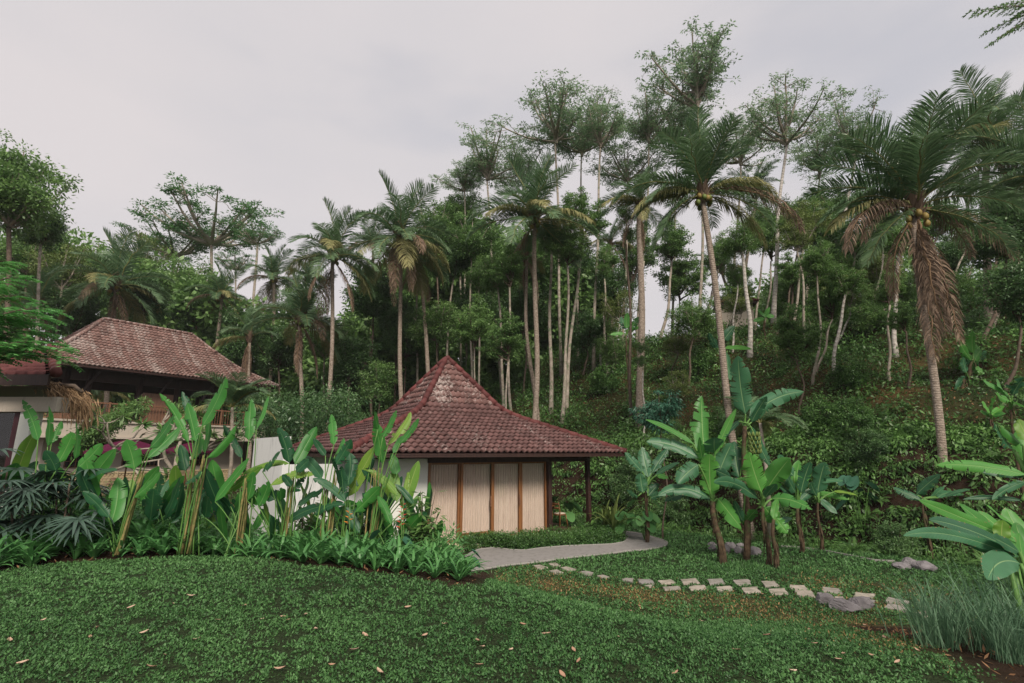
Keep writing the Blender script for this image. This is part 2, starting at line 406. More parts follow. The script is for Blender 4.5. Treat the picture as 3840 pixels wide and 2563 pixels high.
def slab_mat():
    m, nt, b = new_mat('paving_slab'); p = tcv(nt); n1 = noise(nt, 5, 6, p, .7); oi = nn(nt, 'ShaderNodeObjectInfo').outputs['Random']
    c = ramp(nt, oi, [(0, (.25, .235, .225)), (.5, (.36, .315, .27)), (1, (.42, .37, .31))])
    c = mixc(nt, ramp(nt, n1, [(.45, (0, 0, 0)), (.66, (.8, .8, .8))]), c, (.12, .125, .08)); nt.links.new(c, b.inputs['Base Color']); b.inputs['Roughness'].default_value = .85
    bump(nt, b, n1, .5, .02); return m
M['slab'] = slab_mat()
def curtain_mat():
    m, nt, b = new_mat('curtain_linen'); p = tcv(nt); mp = nn(nt, 'ShaderNodeMapping'); nt.links.new(p, mp.inputs['Vector']); mp.inputs['Scale'].default_value = (40, 40, 1.2)
    n1 = noise(nt, 3, 3, mp.outputs[0])
    c = ramp(nt, n1, [(.35, (.56, .45, .38)), (.65, (.76, .64, .55))])
    nt.links.new(c, b.inputs['Base Color']); b.inputs['Roughness'].default_value = .9; b.inputs['Specular IOR Level'].default_value = .1
    return m
def glass_mat():
    m, nt, b = new_mat('window_glass'); t = nn(nt, 'ShaderNodeBsdfTransparent'); t.inputs[0].default_value = (.98, .98, .975, 1)
    g_ = nn(nt, 'ShaderNodeBsdfGlossy'); g_.inputs['Roughness'].default_value = .03
    mx = nn(nt, 'ShaderNodeMixShader'); mx.inputs[0].default_value = .045; nt.links.new(t.outputs[0], mx.inputs[1]); nt.links.new(g_.outputs[0], mx.inputs[2])
    nt.links.new(mx.outputs[0], nt.nodes['Material Output'].inputs['Surface']); return m
M['curtain'] = curtain_mat(); M['glass'] = glass_mat()
M['cushion'] = simple('cushion', (.68, .58, .46), .9, .1)
M['red'] = simple('red_bract', (.55, .05, .03), .5, .2)
M['orange'] = simple('orange_bract', (.65, .22, .03), .5, .2)

# ------------------------------------------------------------------ plan curves (photo pixels on the ground, converted to metres)
bed_px = [(-160, 2172), (0, 2148), (100, 2130), (240, 2113), (480, 2098), (640, 2090), (780, 2089), (920, 2096), (1150, 2120), (1390, 2146), (1560, 2170), (1690, 2192), (1755, 2196)]
BED = np.array([gp(*p) for p in bed_px])
def bedy(x): return np.interp(x, BED[:, 0], BED[:, 1])
brown_line = np.array([gp(x / .6117, y / .6117) for x, y in [(1180, 1325), (1330, 1345), (1500, 1372), (1700, 1392), (1900, 1420), (2060, 1450), (2150, 1480)]])
brown_spots = np.array([gp(x / .6117, y / .6117) for x, y in [(1930, 1345), (2060, 1360), (2020, 1380)]])
def distpoly(x, y, L_):
    d = np.full(np.shape(x), 1e9)
    for a, b in zip(L_[:-1], L_[1:]):
        ab = b[:2] - a[:2]; t = np.clip(((x - a[0]) * ab[0] + (y - a[1]) * ab[1]) / (ab @ ab), 0, 1)
        d = np.minimum(d, np.hypot(x - a[0] - t * ab[0], y - a[1] - t * ab[1]))
    return d
def brownf(x, y):
    d = distpoly(x, y, brown_line); v = np.exp(-(d / .75) ** 2)
    for s in brown_spots: v = np.maximum(v, .7 * np.exp(-((x - s[0]) ** 2 + (y - s[1]) ** 2) / .9))
    v = v * (.62 + .38 * np.sin(x * 2.1 + y * 1.7) * np.sin(x * 1.3 - y * 2.3 + 1))
    return np.clip(v, 0, 1)
def C5(x, y): return (1500 + x / 2.24, 1600 + y / 2.24)
path_front = [C5(*p) for p in [(430, 1200), (585, 1232), (700, 1215), (900, 1182), (1150, 1158), (1300, 1135), (1480, 1110), (1700, 1090), (1900, 1062), (2060, 1050), (2180, 1030), (2240, 1010), (2245, 985), (2190, 960), (2080, 928), (1990, 905), (1880, 893)]]
path_back = [C5(*p) for p in [(520, 1125), (600, 1075), (660, 1048), (800, 1033), (940, 1052), (1050, 1056), (1200, 1035), (1400, 1018), (1600, 1010), (1780, 1003), (1880, 985), (1905, 965), (1890, 930), (1860, 905)]]
PF = np.array([gp(*p) for p in path_front]); PB = np.array([gp(*p) for p in path_back])
PATH = np.concatenate([PF[:, :2], PB[::-1, :2]])
def inpoly(x, y, P):
    c = np.zeros(np.shape(x), bool); n = len(P)
    for i in range(n):
        x1, y1 = P[i][:2]; x2, y2 = P[(i + 1) % n][:2]
        if y1 == y2: continue
        c ^= ((y1 > y) != (y2 > y)) & (x < (x2 - x1) * (y - y1) / (y2 - y1) + x1)
    return c
HO = A(-1.48, 15.4, 0.0); HA = R(34); HU = A(cos(HA), sin(HA), 0); HV = A(-sin(HA), cos(HA), 0)
def hl(x, y, z=0): return HO + HU * x + HV * y + A(0, 0, z)
def hloc(x, y): dx = x - HO[0]; dy = y - HO[1]; return dx * HU[0] + dy * HU[1], dx * HV[0] + dy * HV[1]
def lawn_mask(x, y):
    """1 on mown grass, 0 on soil, bed, path"""
    m = np.where(x < BED[-1][0], sstep(.05, -.1, y - bedy(x)), 1.0)
    t = (y - np.interp(x, BX, BY)) * .8
    m = m * sstep(.15, -.15, t)
    lx, ly = hloc(x, y); m = np.where((lx > -4) & (lx < 5.2) & (ly > -1.0) & (ly < 8), 0, m)
    back = (y > 12) & (x < -4); m = np.where(back & (y < 22), .8, m)
    m = np.where((x < BED[-1][0] + .2) & (x > -5.6) & (y > bedy(x)) & (y < 15), 0, m)
    # soil under the long grass, right foreground
    r = x - (3.3 + .35 * (y - 4.0)); m = m * np.where(y < 8.6, sstep(.35, -.1, r), 1)
    return m
# ------------------------------------------------------------------ ground
xs = np.concatenate([[-500, -250, -120, -80, -60, -50], np.arange(-42, -14, .8), np.arange(-14, 16, .22), np.arange(16, 42, .8), [45, 60, 80, 120, 250, 500]])
ys = np.concatenate([[-300, -100, -30, -10, -4, 0, 1.5], np.arange(2.4, 24, .2), np.arange(24, 60, .8), [65, 72, 80, 100, 150, 300, 700]])
X, Y = np.meshgrid(xs, ys); Z = hgt(X, Y)
far = (Y > 85) | (np.abs(X) > 70); Z = np.where(far, np.minimum(Z, 3), Z)
g = G(); ny, nx = X.shape
i = (np.arange(ny - 1)[:, None] * nx + np.arange(nx - 1)[None]).ravel()
T_ = (Y - np.interp(X, BX, BY)) * .8
att = np.stack([1 - lawn_mask(X, Y), brownf(X, Y), sstep(3.6, 5.5, T_)], -1).reshape(-1, 3)
g.add(np.stack([X, Y, Z], -1).reshape(-1, 3), np.stack([i, i + 1, i + nx + 1, i + nx], -1), att)
tag(obj('ground', g, M['ground']), 'ground of mown turf, dark soil and reddish hillside earth', kind='structure')
# path: thick slab of concrete following the ground, built between its two edges
def resample(P, n):
    s = np.concatenate([[0], np.cumsum(np.linalg.norm(np.diff(P[:, :2], axis=0), axis=1))]); t = np.linspace(0, s[-1], n)
    return np.stack([np.interp(t, s, P[:, k]) for k in range(2)], -1)
n = 60; F_ = resample(PF, n); B_ = resample(PB, n)
g = G(); K = 6; rows = []
for k in range(K + 1):
    P = F_ + (B_ - F_) * k / K; rows.append(np.column_stack([P, hgt(P[:, 0], P[:, 1]) + .05]))
V = np.array(rows); i = (np.arange(K)[:, None] * n + np.arange(n - 1)[None]).ravel()
g.add(V.reshape(-1, 3), np.stack([i, i + 1, i + n + 1, i + n], -1))
tag(obj('path', g, M['path']), 'grey concrete garden path curving round the pavilion', kind='structure')
g = G()
for E_ in (V[0], V[-1]):
    tube(g, E_ + A(0, 0, -.012), .032, 6)
tag(obj('path_edging', g, M['edge']), 'thin pale concrete edging of the garden path', kind='structure')
# stepping stones
def C8(x, y): return (2900 + x / 2.055, 1800 + y / 2.055)
st = [[C5(*p) for p in q] for q in [
 [(1245,1160),(1310,1155),(1360,1180),(1290,1188)], [(1110,1178),(1180,1172),(1245,1195),(1170,1207)],
 [(1345,1195),(1400,1187),(1485,1212),(1420,1228)], [(1250,1220),(1320,1214),(1375,1238),(1300,1247)],
 [(1495,1232),(1560,1223),(1640,1243),(1575,1265)], [(1655,1265),(1700,1255),(1760,1275),(1720,1291)],
 [(1860,1300),(1900,1285),(1960,1290),(1958,1318)], [(1990,1292),(2110,1297),(2145,1337),(2030,1330)],
 [(2060,1345),(2110,1343),(2135,1355),(2090,1360)]]]
C6 = lambda x, y: (2300 + x / 1.742, 1300 + y / 1.742)
dd = lambda *q: [(x / .6117, y / .6117) for x, y in q]
st += [dd((1508,1336),(1541,1333),(1550,1341),(1518,1344)), dd((1561,1333),(1596,1331),(1606,1341),(1568,1343)), dd((1520,1350),(1556,1348),(1562,1354),(1528,1356)),
 dd((1621,1333),(1656,1331),(1665,1342),(1630,1344)), dd((1580,1348),(1616,1346),(1622,1356),(1585,1357)), dd((1680,1334),(1715,1333),(1724,1344),(1690,1346)),
 dd((1642,1350),(1677,1349),(1682,1359),(1647,1359)), dd((1745,1338),(1778,1337),(1790,1349),(1756,1350)), dd((1703,1352),(1738,1350),(1745,1361),(1710,1363)),
 dd((1763,1355),(1800,1354),(1808,1366),(1770,1367)), dd((1811,1346),(1845,1347),(1855,1357),(1818,1356)), dd((1822,1359),(1862,1359),(1871,1372),(1832,1371)),
 dd((1886,1351),(1925,1354),(1932,1365),(1890,1363)), dd((1912,1372),(1935,1374),(1940,1384),(1918,1384)), dd((1962,1363),(2008,1367),(2003,1378),(1960,1372)),
 dd((1960,1376),(2006,1381),(2000,1392),(1975,1394)), dd((2038,1374),(2086,1384),(2076,1393),(2032,1386)), dd((2034,1390),(2085,1396),(2078,1406),(2028,1399)),
 dd((2112,1395),(2150,1400),(2160,1410),(2122,1406)), dd((2100,1409),(2136,1408),(2150,1418),(2112,1418))]
ends = ['beside the path end', 'beside the rocks', 'running into the long grass']
for k, q in enumerate(st):
    P = np.array([gp(*p) for p in q]); c = P.mean(0)
    g = G(); rs = np.random.default_rng(k)
    O = []
    for a_, b_ in zip(P, np.roll(P, -1, 0)):
        for t in (0.04, .3, .6, .9): O.append(a_ * (1 - t) + b_ * t + np.append(rs.normal(size=2) * .012, 0))
    O = np.array(O); zt = hgt(O[:, 0], O[:, 1])
    top = np.column_stack([O[:, :2], np.full(len(O), zt.mean() + .03)]); bot = top.copy(); bot[:, :2] = c[:2] + (bot[:, :2] - c[:2]) * 1.04; bot[:, 2] -= .12
    bev = top.copy(); bev[:, :2] = c[:2] + (bev[:, :2] - c[:2]) * 1.015; bev[:, 2] -= .012
    m_ = len(O); g.add(np.concatenate([top, bev, bot]), [[i, (i + 1) % m_, (i + 1) % m_ + m_, i + m_] for i in range(m_)] + [[i + m_, (i + 1) % m_ + m_, (i + 1) % m_ + 2 * m_, i + 2 * m_] for i in range(m_)])
    g.f.append(np.array([list(range(m_))])); g.m.append(np.array([0]))
    o = tag(obj('stepping_stone', g, M['slab'], smooth=False), None, 'stepping stone', 'stepping stones laid across the lawn')
    pos = sorted(range(len(st)), key=lambda j: sum(p[0] for p in st[j])).index(k); n_ = len(st) - pos
    W_ = ['first', 'second', 'third', 'fourth', 'fifth', 'sixth', 'seventh', 'eighth', 'ninth', 'tenth', 'eleventh', 'twelfth', 'thirteenth', 'fourteenth', 'fifteenth']
    o['label'] = ('%s paving slab of the lawn trail counted from the pavilion path' % W_[pos]) if pos < 15 else ('%s paving slab of the lawn trail counted back from the long grass' % W_[n_ - 1])
# rocks
def rock(c, r, seed, label):
    rs = np.random.default_rng(seed); g = G(); ball(g, (0, 0, 0), (1, 1, 1), 30, 20)
    v = g.v[0]; 
    for _ in range(34):
        n_ = norm(rs.normal(size=3)); d = rs.uniform(.58, .9); s = v @ n_; v = v - np.clip(s - d, 0, None)[:, None] * n_ * .92
    v = v + rs.normal(size=v.shape) * .018
    an = rs.uniform(0, 6.28); Mz = A([cos(an), -sin(an), 0], [sin(an), cos(an), 0], [0, 0, 1]) if False else np.array([[cos(an), -sin(an), 0], [sin(an), cos(an), 0], [0, 0, 1]])
    g.v[0] = (v @ Mz.T) * np.asarray(r) * A(1, 1, 1) + np.asarray(c)
    o = tag(obj('garden_rock', g, M['rock'], smooth=False), label, 'rock', 'dark rocks on the lawn'); return o
def rk(cx, cy, w, h, seed, label, fn=C8, sc=2.055):
    p = gp(*fn(cx, cy + h * .35)); m_ = w / sc / FS * p[1] / 2; mh = h / sc / FS * p[1] / 2
    rock(p + A(0, m_ * .3, mh * .45), (m_ * 1.3, m_ * .95, mh * 1.55), seed, label)
rk(405, 925, 130, 85, 1, 'squat brown-grey rock on the lawn, left one of the three by the slabs')
rk(570, 980, 200, 95, 2, 'long low grey rock in front of the other two by the slabs')
rk(690, 965, 180, 95, 3, 'wedge shaped grey rock overlapping a slab on the lawn')
rk(1020, 668, 140, 60, 4, 'flat pale topped rock at the far edge of the lawn')
rk(1070, 640, 120, 55, 5, 'rock behind the others at the far edge of the lawn')
rk(1190, 675, 150, 75, 6, 'rounded grey rock, right one at the far edge of the lawn')
for k, (x, y, w, h, lb) in enumerate([(650, 1322, 60, 38, 'leftmost rock round the foot of the banana plants'), (735, 1335, 75, 55, 'bluish square rock at the foot of the banana plants'),
     (775, 1312, 70, 45, 'dark rock wedged behind the bluish one under the bananas'), (833, 1342, 70, 52, 'upright rock in the middle under the banana plants'), (835, 1302, 60, 35, 'rock hidden behind the middle one under the bananas'),
     (920, 1348, 115, 50, 'long slanting rock ending the ring under the bananas'), (765, 1292, 60, 25, 'small rock at the back under the banana plants'), (645, 1297, 50, 30, 'small dark rock behind the leftmost one under the bananas')]):
    rk(x, y, w, h, 20 + k, lb, C6, 1.742)

# ------------------------------------------------------------------ tiled roofs
def hip_roof(T, cx, cy, hx, hy, r, prof, mats, tw=.2, course=.26, label=None, ridge_r=.10, wave=.036):
    """roof over a rectangle; prof(w) gives height, w 0 at ridge .. 1 at eave. local coordinates of T"""
    W = np.linspace(0, 1, 400); Zp = np.array([prof(w) for w in W]); run = hy * W
    sl = np.concatenate([[0], np.cumsum(np.hypot(np.diff(run), np.diff(Zp)))]); n = int(sl[-1] / course)
    ws = np.interp(np.linspace(0, sl[-1], n + 1), sl, W)
    breakw = prof.br
    for side in range(4):
        g = G()
        for c in range(n):
            w0, w1 = ws[c], ws[c + 1]; rows = []
            for w, lift in ((w0, .0), (w1, .058)):
                if side % 2 == 0: ha = r + (hx - r) * w; off = hy * w
                else: ha = hy * w; off = r + (hx - r) * w
                rows.append((ha, off, prof(w) + lift))
            e = max(rows[0][0], rows[1][0]); k = np.arange(-int(e / (tw / 6)) - 1, int(e / (tw / 6)) + 2) * (tw / 6)
            wv = np.cos(k / tw * 2 * pi); wv = wave * np.where(wv > 0, wv ** .8 if False else np.abs(wv) ** .8, -.35 * np.abs(wv))
            tid = np.floor(k / tw + .5); rs = np.random.default_rng(c * 7 + side); rv = rs.random(int(tid.max() - tid.min()) + 2)
            jit = (rs.random(len(rv)) - .5) * .014; ti = (tid - tid.min()).astype(int)
            vs = []
            for ri, (ha, off, z) in enumerate(rows):
                kk = np.clip(k, -ha, ha); edge = np.where(np.abs(k) > ha, 0, 1)
                vs.append(np.stack([kk, -off + 0 * kk - (.012 if ri else 0), z + wv * edge + jit[ti] * edge], -1))
            low = vs[1].copy(); low[:, 2] -= .055; low[:, 1] += .055
            V_ = np.concatenate([vs[0], vs[1], low]); m_ = len(k)
            a_ = np.zeros((3 * m_, 3)); a_[:, 2] = np.tile(rv[ti], 3); cr_ = np.random.default_rng(side + 50).random(400); a_[:, 0] = np.tile(cr_[(tid + 200).astype(int) % 400], 3)
            i = np.arange(m_ - 1); keep = (np.abs(k[:-1]) < rows[1][0] + tw / 6) & (np.abs(k[1:]) < rows[1][0] + tw / 6)
            i = i[keep]
            f = np.concatenate([np.stack([i + m_, i + m_ + 1, i + 1, i], -1), np.stack([i + 2 * m_, i + 2 * m_ + 1, i + m_ + 1, i + m_], -1)])
            an = side * pi / 2; Rm = np.array([[cos(an), -sin(an), 0], [sin(an), cos(an), 0], [0, 0, 1]])
            g.add(V_ @ Rm.T + A(cx, cy, 0), f, a_, 1 if (w0 + w1) / 2 < breakw else 0)
        obj('roof_slope', g, mats, T, local=True)
    # underside
    g = G(); lv = [0, .3, .6, 1.0]
    V_ = []
    for w in lv:
        a_, b_ = r + (hx - r) * w, hy * w
        for sx, sy in ((-1, -1), (1, -1), (1, 1), (-1, 1)): V_.append((cx + sx * (a_ * .995), cy + sy * (b_ * .995), prof(w) - .07))
    f = [(i * 4 + j, i * 4 + (j + 1) % 4, (i + 1) * 4 + (j + 1) % 4, (i + 1) * 4 + j) for i in range(len(lv) - 1) for j in range(4)]
    g.add(V_, f); z = prof(1)
    for sx, sy in ((1, 0), (-1, 0), (0, 1), (0, -1)):
        if sx: box(g, (cx + sx * hx - .03 - sx * .06, cy - hy + .03, z - .13), (cx + sx * hx + .03 - sx * .06, cy + hy - .03, z - .03))
        else: box(g, (cx - hx + .05, cy + sy * hy - .03 - sy * .06, z - .13), (cx + hx - .05, cy + sy * hy + .03 - sy * .06, z - .03))
    obj('soffit', g, M['wood_d'], T, local=True, smooth=False)
    # ridge tiles on the hips and the ridge
    lines = [[(cx + sx * (r + (hx - r) * w), cy + sy * hy * w, prof(w) + .03) for w in np.linspace(0, 1.0, 60)] for sx, sy in ((-1, -1), (1, -1), (1, 1), (-1, 1))]
    if r > 0: lines.append([(cx - r + 2 * r * t, cy, prof(0) + .04) for t in np.linspace(0, 1, 20)])
    for ln in lines:
        P = np.array(ln); s = np.concatenate([[0], np.cumsum(np.linalg.norm(np.diff(P, axis=0), axis=1))]); nt_ = max(2, int(s[-1] / .34)); g = G()
        for k in range(nt_):
            q = [np.array([np.interp(s[-1] * (k + t) / nt_, s, P[:, j]) for j in range(3)]) for t in (0, .5, 1.06)]
            rv = rnd.random(); tube(g, q, [ridge_r * .86, ridge_r * .95, ridge_r * 1.12], 10, rv)
        obj('ridge_tiles', g, M['ridge'] if not label else mats[0], T, local=True)
class Prof:
    def __init__(s, pts, br): s.w, s.z = zip(*pts); s.br = br
    def __call__(s, w): return float(np.interp(w, s.w, s.z))

# ------------------------------------------------------------------ pavilion
T = thing('garden_pavilion', 'white walled pavilion with steep red tiled hip roof and curtained glass doors', 'pavilion', hl(0, 0, 0), HA)
P_ = Prof([(0, 6.05), (.20, 4.86), (.27, 4.42), (.31, 4.21), (.35, 4.05), (.42, 3.86), (1, 2.67)], .30)
hip_roof(T, 1.075, 3.25, 4.725, 4.25, .05, P_, [M['tile'], M['tile_up']], ridge_r=.105)
fz = .21
g = G(); box(g, (-2.72, -.02, -.5), (3.3, 6.4, fz)); box(g, (-1.1, -.34, -.3), (.72, -.02, .15)); obj('plinth', g, M['step'], T, local=True, smooth=False)
g = G(); box(g, (-2.7, 0, fz), (-1.06, .18, 2.62)); box(g, (-2.7, .18, fz), (-2.52, 6.3, 2.62)); box(g, (-2.52, 6.12, fz), (3.26, 6.3, 2.62)); box(g, (3.1, 2.9, fz), (3.26, 6.12, 2.62))
obj('wall', g, M['white'], T, local=True, smooth=False)
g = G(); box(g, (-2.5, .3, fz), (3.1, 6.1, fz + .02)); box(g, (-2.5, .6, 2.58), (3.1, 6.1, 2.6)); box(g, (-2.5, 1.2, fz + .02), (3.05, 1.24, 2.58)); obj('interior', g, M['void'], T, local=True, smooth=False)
g = G(); box(g, (-1.08, -.06, 2.38), (5.0, .12, 2.60)); box(g, (4.84, .12, 2.40), (4.98, 6.4, 2.58)); box(g, (-2.72, -.05, 2.50), (-1.08, .0, 2.60)); obj('beam', g, M['wood_d'], T, local=True, smooth=False)
for (x, y) in ((3.22, -.02), (4.9, -.02), (4.9, 6.3), (4.9, 3.1)):
    g = G(); box(g, (x - .065, y - .065, .08), (x + .065, y + .065, 2.45)); obj('post', g, M['wood_d'], T, local=True, smooth=False)
xe = [-1.04, -.02, 1.08, 2.12, 3.14]        # glass bays
for k in range(4):
    a_, b_ = xe[k], xe[k + 1]; yo = .05 if k != 1 else -.005
    g = G(); box(g, (a_ + .0, yo - .03, fz), (a_ + .075, yo + .03, 2.38)); box(g, (b_ - .055, yo - .03, fz), (b_ + .0, yo + .03, 2.38))
    box(g, (a_ + .075, yo - .028, fz), (b_ - .055, yo + .028, fz + (.2 if k == 1 else .035))); box(g, (a_ + .075, yo - .028, 2.33), (b_ - .055, yo + .028, 2.378))
    fr = obj('door_frame' if k == 1 else 'window_frame', g, M['wood'], T, local=True, smooth=False)
    g = G(); box(g, (a_ + .075, yo - .004, fz + (.2 if k == 1 else .035)), (b_ - .055, yo + .004, 2.33)); p_ = obj('pane', g, M['glass'], fr, local=True, smooth=False)
    g = G(); n = 150; x = np.linspace(a_ + .02, b_ - .0, n); rs = np.random.default_rng(k)
    ph = np.cumsum(rs.uniform(.65, 1.35, n)) * .42; yy = .15 + .021 * np.sin(ph * 1.2) + .003 * rs.normal(size=n)
    V_ = np.concatenate([np.stack([x, yy, 0 * x + 2.34], -1), np.stack([x, .15 + (yy - .15) * 1.25, 0 * x + 1.2], -1), np.stack([x, .15 + (yy - .15) * 1.6, 0 * x + fz + .04 + .012 * np.sin(ph)], -1)])
    i = np.arange(n - 1); i = np.concatenate([i, i + n]); g.add(V_, np.stack([i + n, i + n + 1, i + 1, i], -1)); obj('curtain', g, M['curtain'], T, local=True)
g = G()
for k in range(9): box(g, (3.32 + k * .19, -.2, .07), (3.32 + k * .19 + .18, 6.4, .14))
box(g, (3.34, -.15, -.3), (5.0, 6.35, .065)); obj('deck', g, wood_mat('deck_wood', (.05, .022, .018), (.12, .055, .045)), T, local=True, smooth=False)
for x_ in (1.0, 2.05):
    g = G(); tube(g, [(x_, -.05, 1.15), (x_, -.05, 1.35)], .012, 8); box(g, (x_ - .02, -.045, 1.1), (x_ + .02, -.02, 1.4)); obj('handle', g, M['iron'], T, local=True, smooth=False)
# chair and table on the veranda
def chair():
    c = hl(4.42, .95, .14); T = thing('dining_chair', 'slender wooden chair with round cream seat on the veranda deck', 'chair', c, HA + R(100))
    g = G(); ball(g, (0, 0, .47), (.22, .21, .035), 16, 6); obj('seat', g, M['cushion'], T, local=True)
    g = G(); tube(g, [(0, 0, .42), (0, 0, .45)], .215, 16); obj('seat_frame', g, M['wood'], T, local=True)
    for sx, sy in ((-1, -1), (1, -1)):
        g = G(); tube(g, [(sx * .15, sy * .14, .43), (sx * .2, sy * .21, 0)], [.02, .013], 8); obj('leg', g, M['wood'], T, local=True)
    for sx in (-1, 1):
        g = G(); tube(g, [(sx * .2, .22, 0), (sx * .17, .17, .43), (sx * .175, .19, .62), (sx * .18, .25, .88)], [.013, .018, .018, .014], 8); obj('leg', g, M['wood'], T, local=True)
    g = G()
    for zz in (.66, .80):
        P = [(x, .20 + (zz - .62) * .24 + .03 * (1 - (x / .18) ** 2), zz) for x in np.linspace(-.18, .18, 7)]
        for a_, b_ in zip(P[:-1], P[1:]): bar(g, a_, b_, .018, .07)
    obj('backrest', g, M['wood'], T, local=True)
chair()
c = hl(4.0, 1.15, .14); T = thing('side_table', 'small round wooden table beside the veranda chair', 'table', c)
g = G(); tube(g, [(0, 0, .72), (0, 0, .75)], .32, 20); obj('table_top', g, M['wood'], T, local=True)
g = G(); tube(g, [(0, 0, .72), (0, 0, .05)], [.03, .03], 8); tube(g, [(0, 0, .0), (0, 0, .03)], .17, 12); obj('pedestal', g, M['wood_d'], T, local=True)
# garden walls left of the pavilion
def wallseg(p, q, ztop, th, label, cap=True, zb=-.4):
    T = thing('garden_wall', label, 'wall', (*p, 0)); d = norm(A(q[0] - p[0], q[1] - p[1], 0)); n_ = A(-d[1], d[0], 0); g = G()
    a_, b_ = A(*p, 0), A(*q, 0)
    V_ = [a_ + A(0, 0, zb), b_ + A(0, 0, zb), b_ + n_ * th + A(0, 0, zb), a_ + n_ * th + A(0, 0, zb), a_ + A(0, 0, ztop), b_ + A(0, 0, ztop), b_ + n_ * th + A(0, 0, ztop), a_ + n_ * th + A(0, 0, ztop)]
    g.add(V_, [(0,3,2,1),(4,5,6,7),(0,1,5,4),(1,2,6,5),(2,3,7,6),(3,0,4,7)]); obj('wall', g, M['garden_wall'], T, smooth=False)
w0 = at(1058, 1750, 12.6); w1 = hl(-2.72, .35); w2 = at(955, 1640, 14.6)
wallseg(w0[:2], w1[:2], 2.38, .15, 'low white garden wall joined to the left side of the pavilion')
wallseg(w2[:2], (w0[0] - .02, w0[1] + .05), 3.05, .15, 'taller stained white wall panel with a slanting face behind the heliconias')
# lawn kerb at the foot of the bank
kp = [C8(*p) for p in [(60, 520), (200, 528), (370, 550), (480, 572), (620, 598), (770, 628), (860, 634), (935, 636)]]
P = np.array([gp(*p) for p in kp]); g = G()
for a_, b_ in zip(P[:-1], P[1:]): bar(g, a_ + A(0, 0, .0), b_ + A(0, 0, .0), .05, .10)
tag(obj('lawn_kerb', g, M['edge'], smooth=False), 'thin pale kerb along the back edge of the lawn', kind='structure')
# ------------------------------------------------------------------ two storey house on the left
EA = R(56.3); y1 = 24.0; FLc = A(-23.3, 24.0, 0); HZ = ZC
T = thing('villa', 'two storey villa with wide weathered tile roof over an open upper terrace', 'house', tuple(FLc), EA)
P_ = Prof([(0, HZ + 7.85), (.25, HZ + 6.75), (.5, HZ + 5.78), (.62, HZ + 5.42), (.8, HZ + 4.95), (1, HZ + 4.46)], .0)
hip_roof(T, 6.6, 4.2, 6.6, 4.2, 2.5, P_, [M['tile_old'], M['tile_old']], tw=.21, course=.27, label='old', ridge_r=.11, wave=.03)
SZ = HZ + 1.66; SB = HZ + .82; EZ = HZ + 4.3
g = G(); box(g, (1.0, 1.0, SB), (13.2, 7.6, SZ)); box(g, (.9, .9, SB - .06), (13.3, 1.0, SB + .06)); box(g, (.9, .9, SZ - .05), (13.3, 1.0, SZ + .05)); obj('terrace_slab', g, M['beige'], T, local=True, smooth=False)
g = G(); box(g, (2.0, 2.6, -1), (12.6, 2.8, SB)); box(g, (2.0, 2.8, -1), (2.2, 7.4, SB)); box(g, (12.4, 2.8, -1), (12.6, 7.4, SB)); obj('wall', g, M['beige'], T, local=True, smooth=False)
g = G(); box(g, (.35, .35, EZ + .18), (12.8, 8.0, EZ + .26)); box(g, (1.6, 1.7, EZ - .45), (11.6, 1.9, EZ + .18)); box(g, (1.6, 6.5, EZ - .45), (11.6, 6.7, EZ + .18)); box(g, (1.6, 1.9, EZ - .45), (1.8, 6.5, EZ + .18)); box(g, (11.4, 1.9, EZ - .45), (11.6, 6.5, EZ + .18))
obj('ceiling_frame', g, M['wood_d'], T, local=True, smooth=False)
for x in (2.2, 3.2, 5.6, 7.6, 9.6, 11.3):
    g = G(); tube(g, [(x, 1.8, SZ), (x + .05, 1.8, EZ)], [.13, .15], 10); obj('post', g, M['wood_d'], T, local=True)
for x in (3.0, 7.2, 11.0):
    g = G(); tube(g, [(x, 6.4, SZ), (x, 6.4, EZ)], .12, 8); obj('post', g, M['wood_d'], T, local=True)
for x in (2.9, 6.5, 9.0):
    g = G(); bar(g, (x + .1, 1.75, SZ + 1.6), (x + .65, 1.5, EZ + .1), .09, .12); obj('brace', g, M['wood_d'], T, local=True, smooth=False)
g = G(); box(g, (1.1, 1.05, SZ + .95), (13.1, 1.12, SZ + 1.02)); box(g, (1.1, 1.07, SZ + .1), (13.1, 1.10, SZ + .14))
for x in np.arange(1.1, 13.1, .16): box(g, (x, 1.075, SZ + .14), (x + .025, 1.1, SZ + .95))
for x in np.arange(1.1, 13.2, 1.5): box(g, (x - .04, 1.04, SZ), (x + .04, 1.13, SZ + 1.06))
obj('railing', g, M['iron'], T, local=True, smooth=False)
for (x, w_) in ((1.9, 1.3), (5.7, 1.6)):
    g = G(); box(g, (x, 1.35, SZ), (x + w_, 1.45, SZ + .75 if x < 3 else SZ + 1.75)); obj('carved_panel', g, M['wood_r'], T, local=True, smooth=False)
for x in (3.0, 5.6, 8.4):
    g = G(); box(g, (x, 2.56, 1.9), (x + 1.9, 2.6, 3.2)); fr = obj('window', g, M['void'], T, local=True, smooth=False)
    g = G()
    for k in range(9): box(g, (x + k * .235, 2.52, 1.9), (x + k * .235 + .03, 2.56, 3.2))
    for k in range(5): box(g, (x, 2.525, 1.9 + k * .31), (x + 1.9, 2.555, 1.93 + k * .31))
    obj('window_grille', g, M['iron'], fr, local=True, smooth=False)
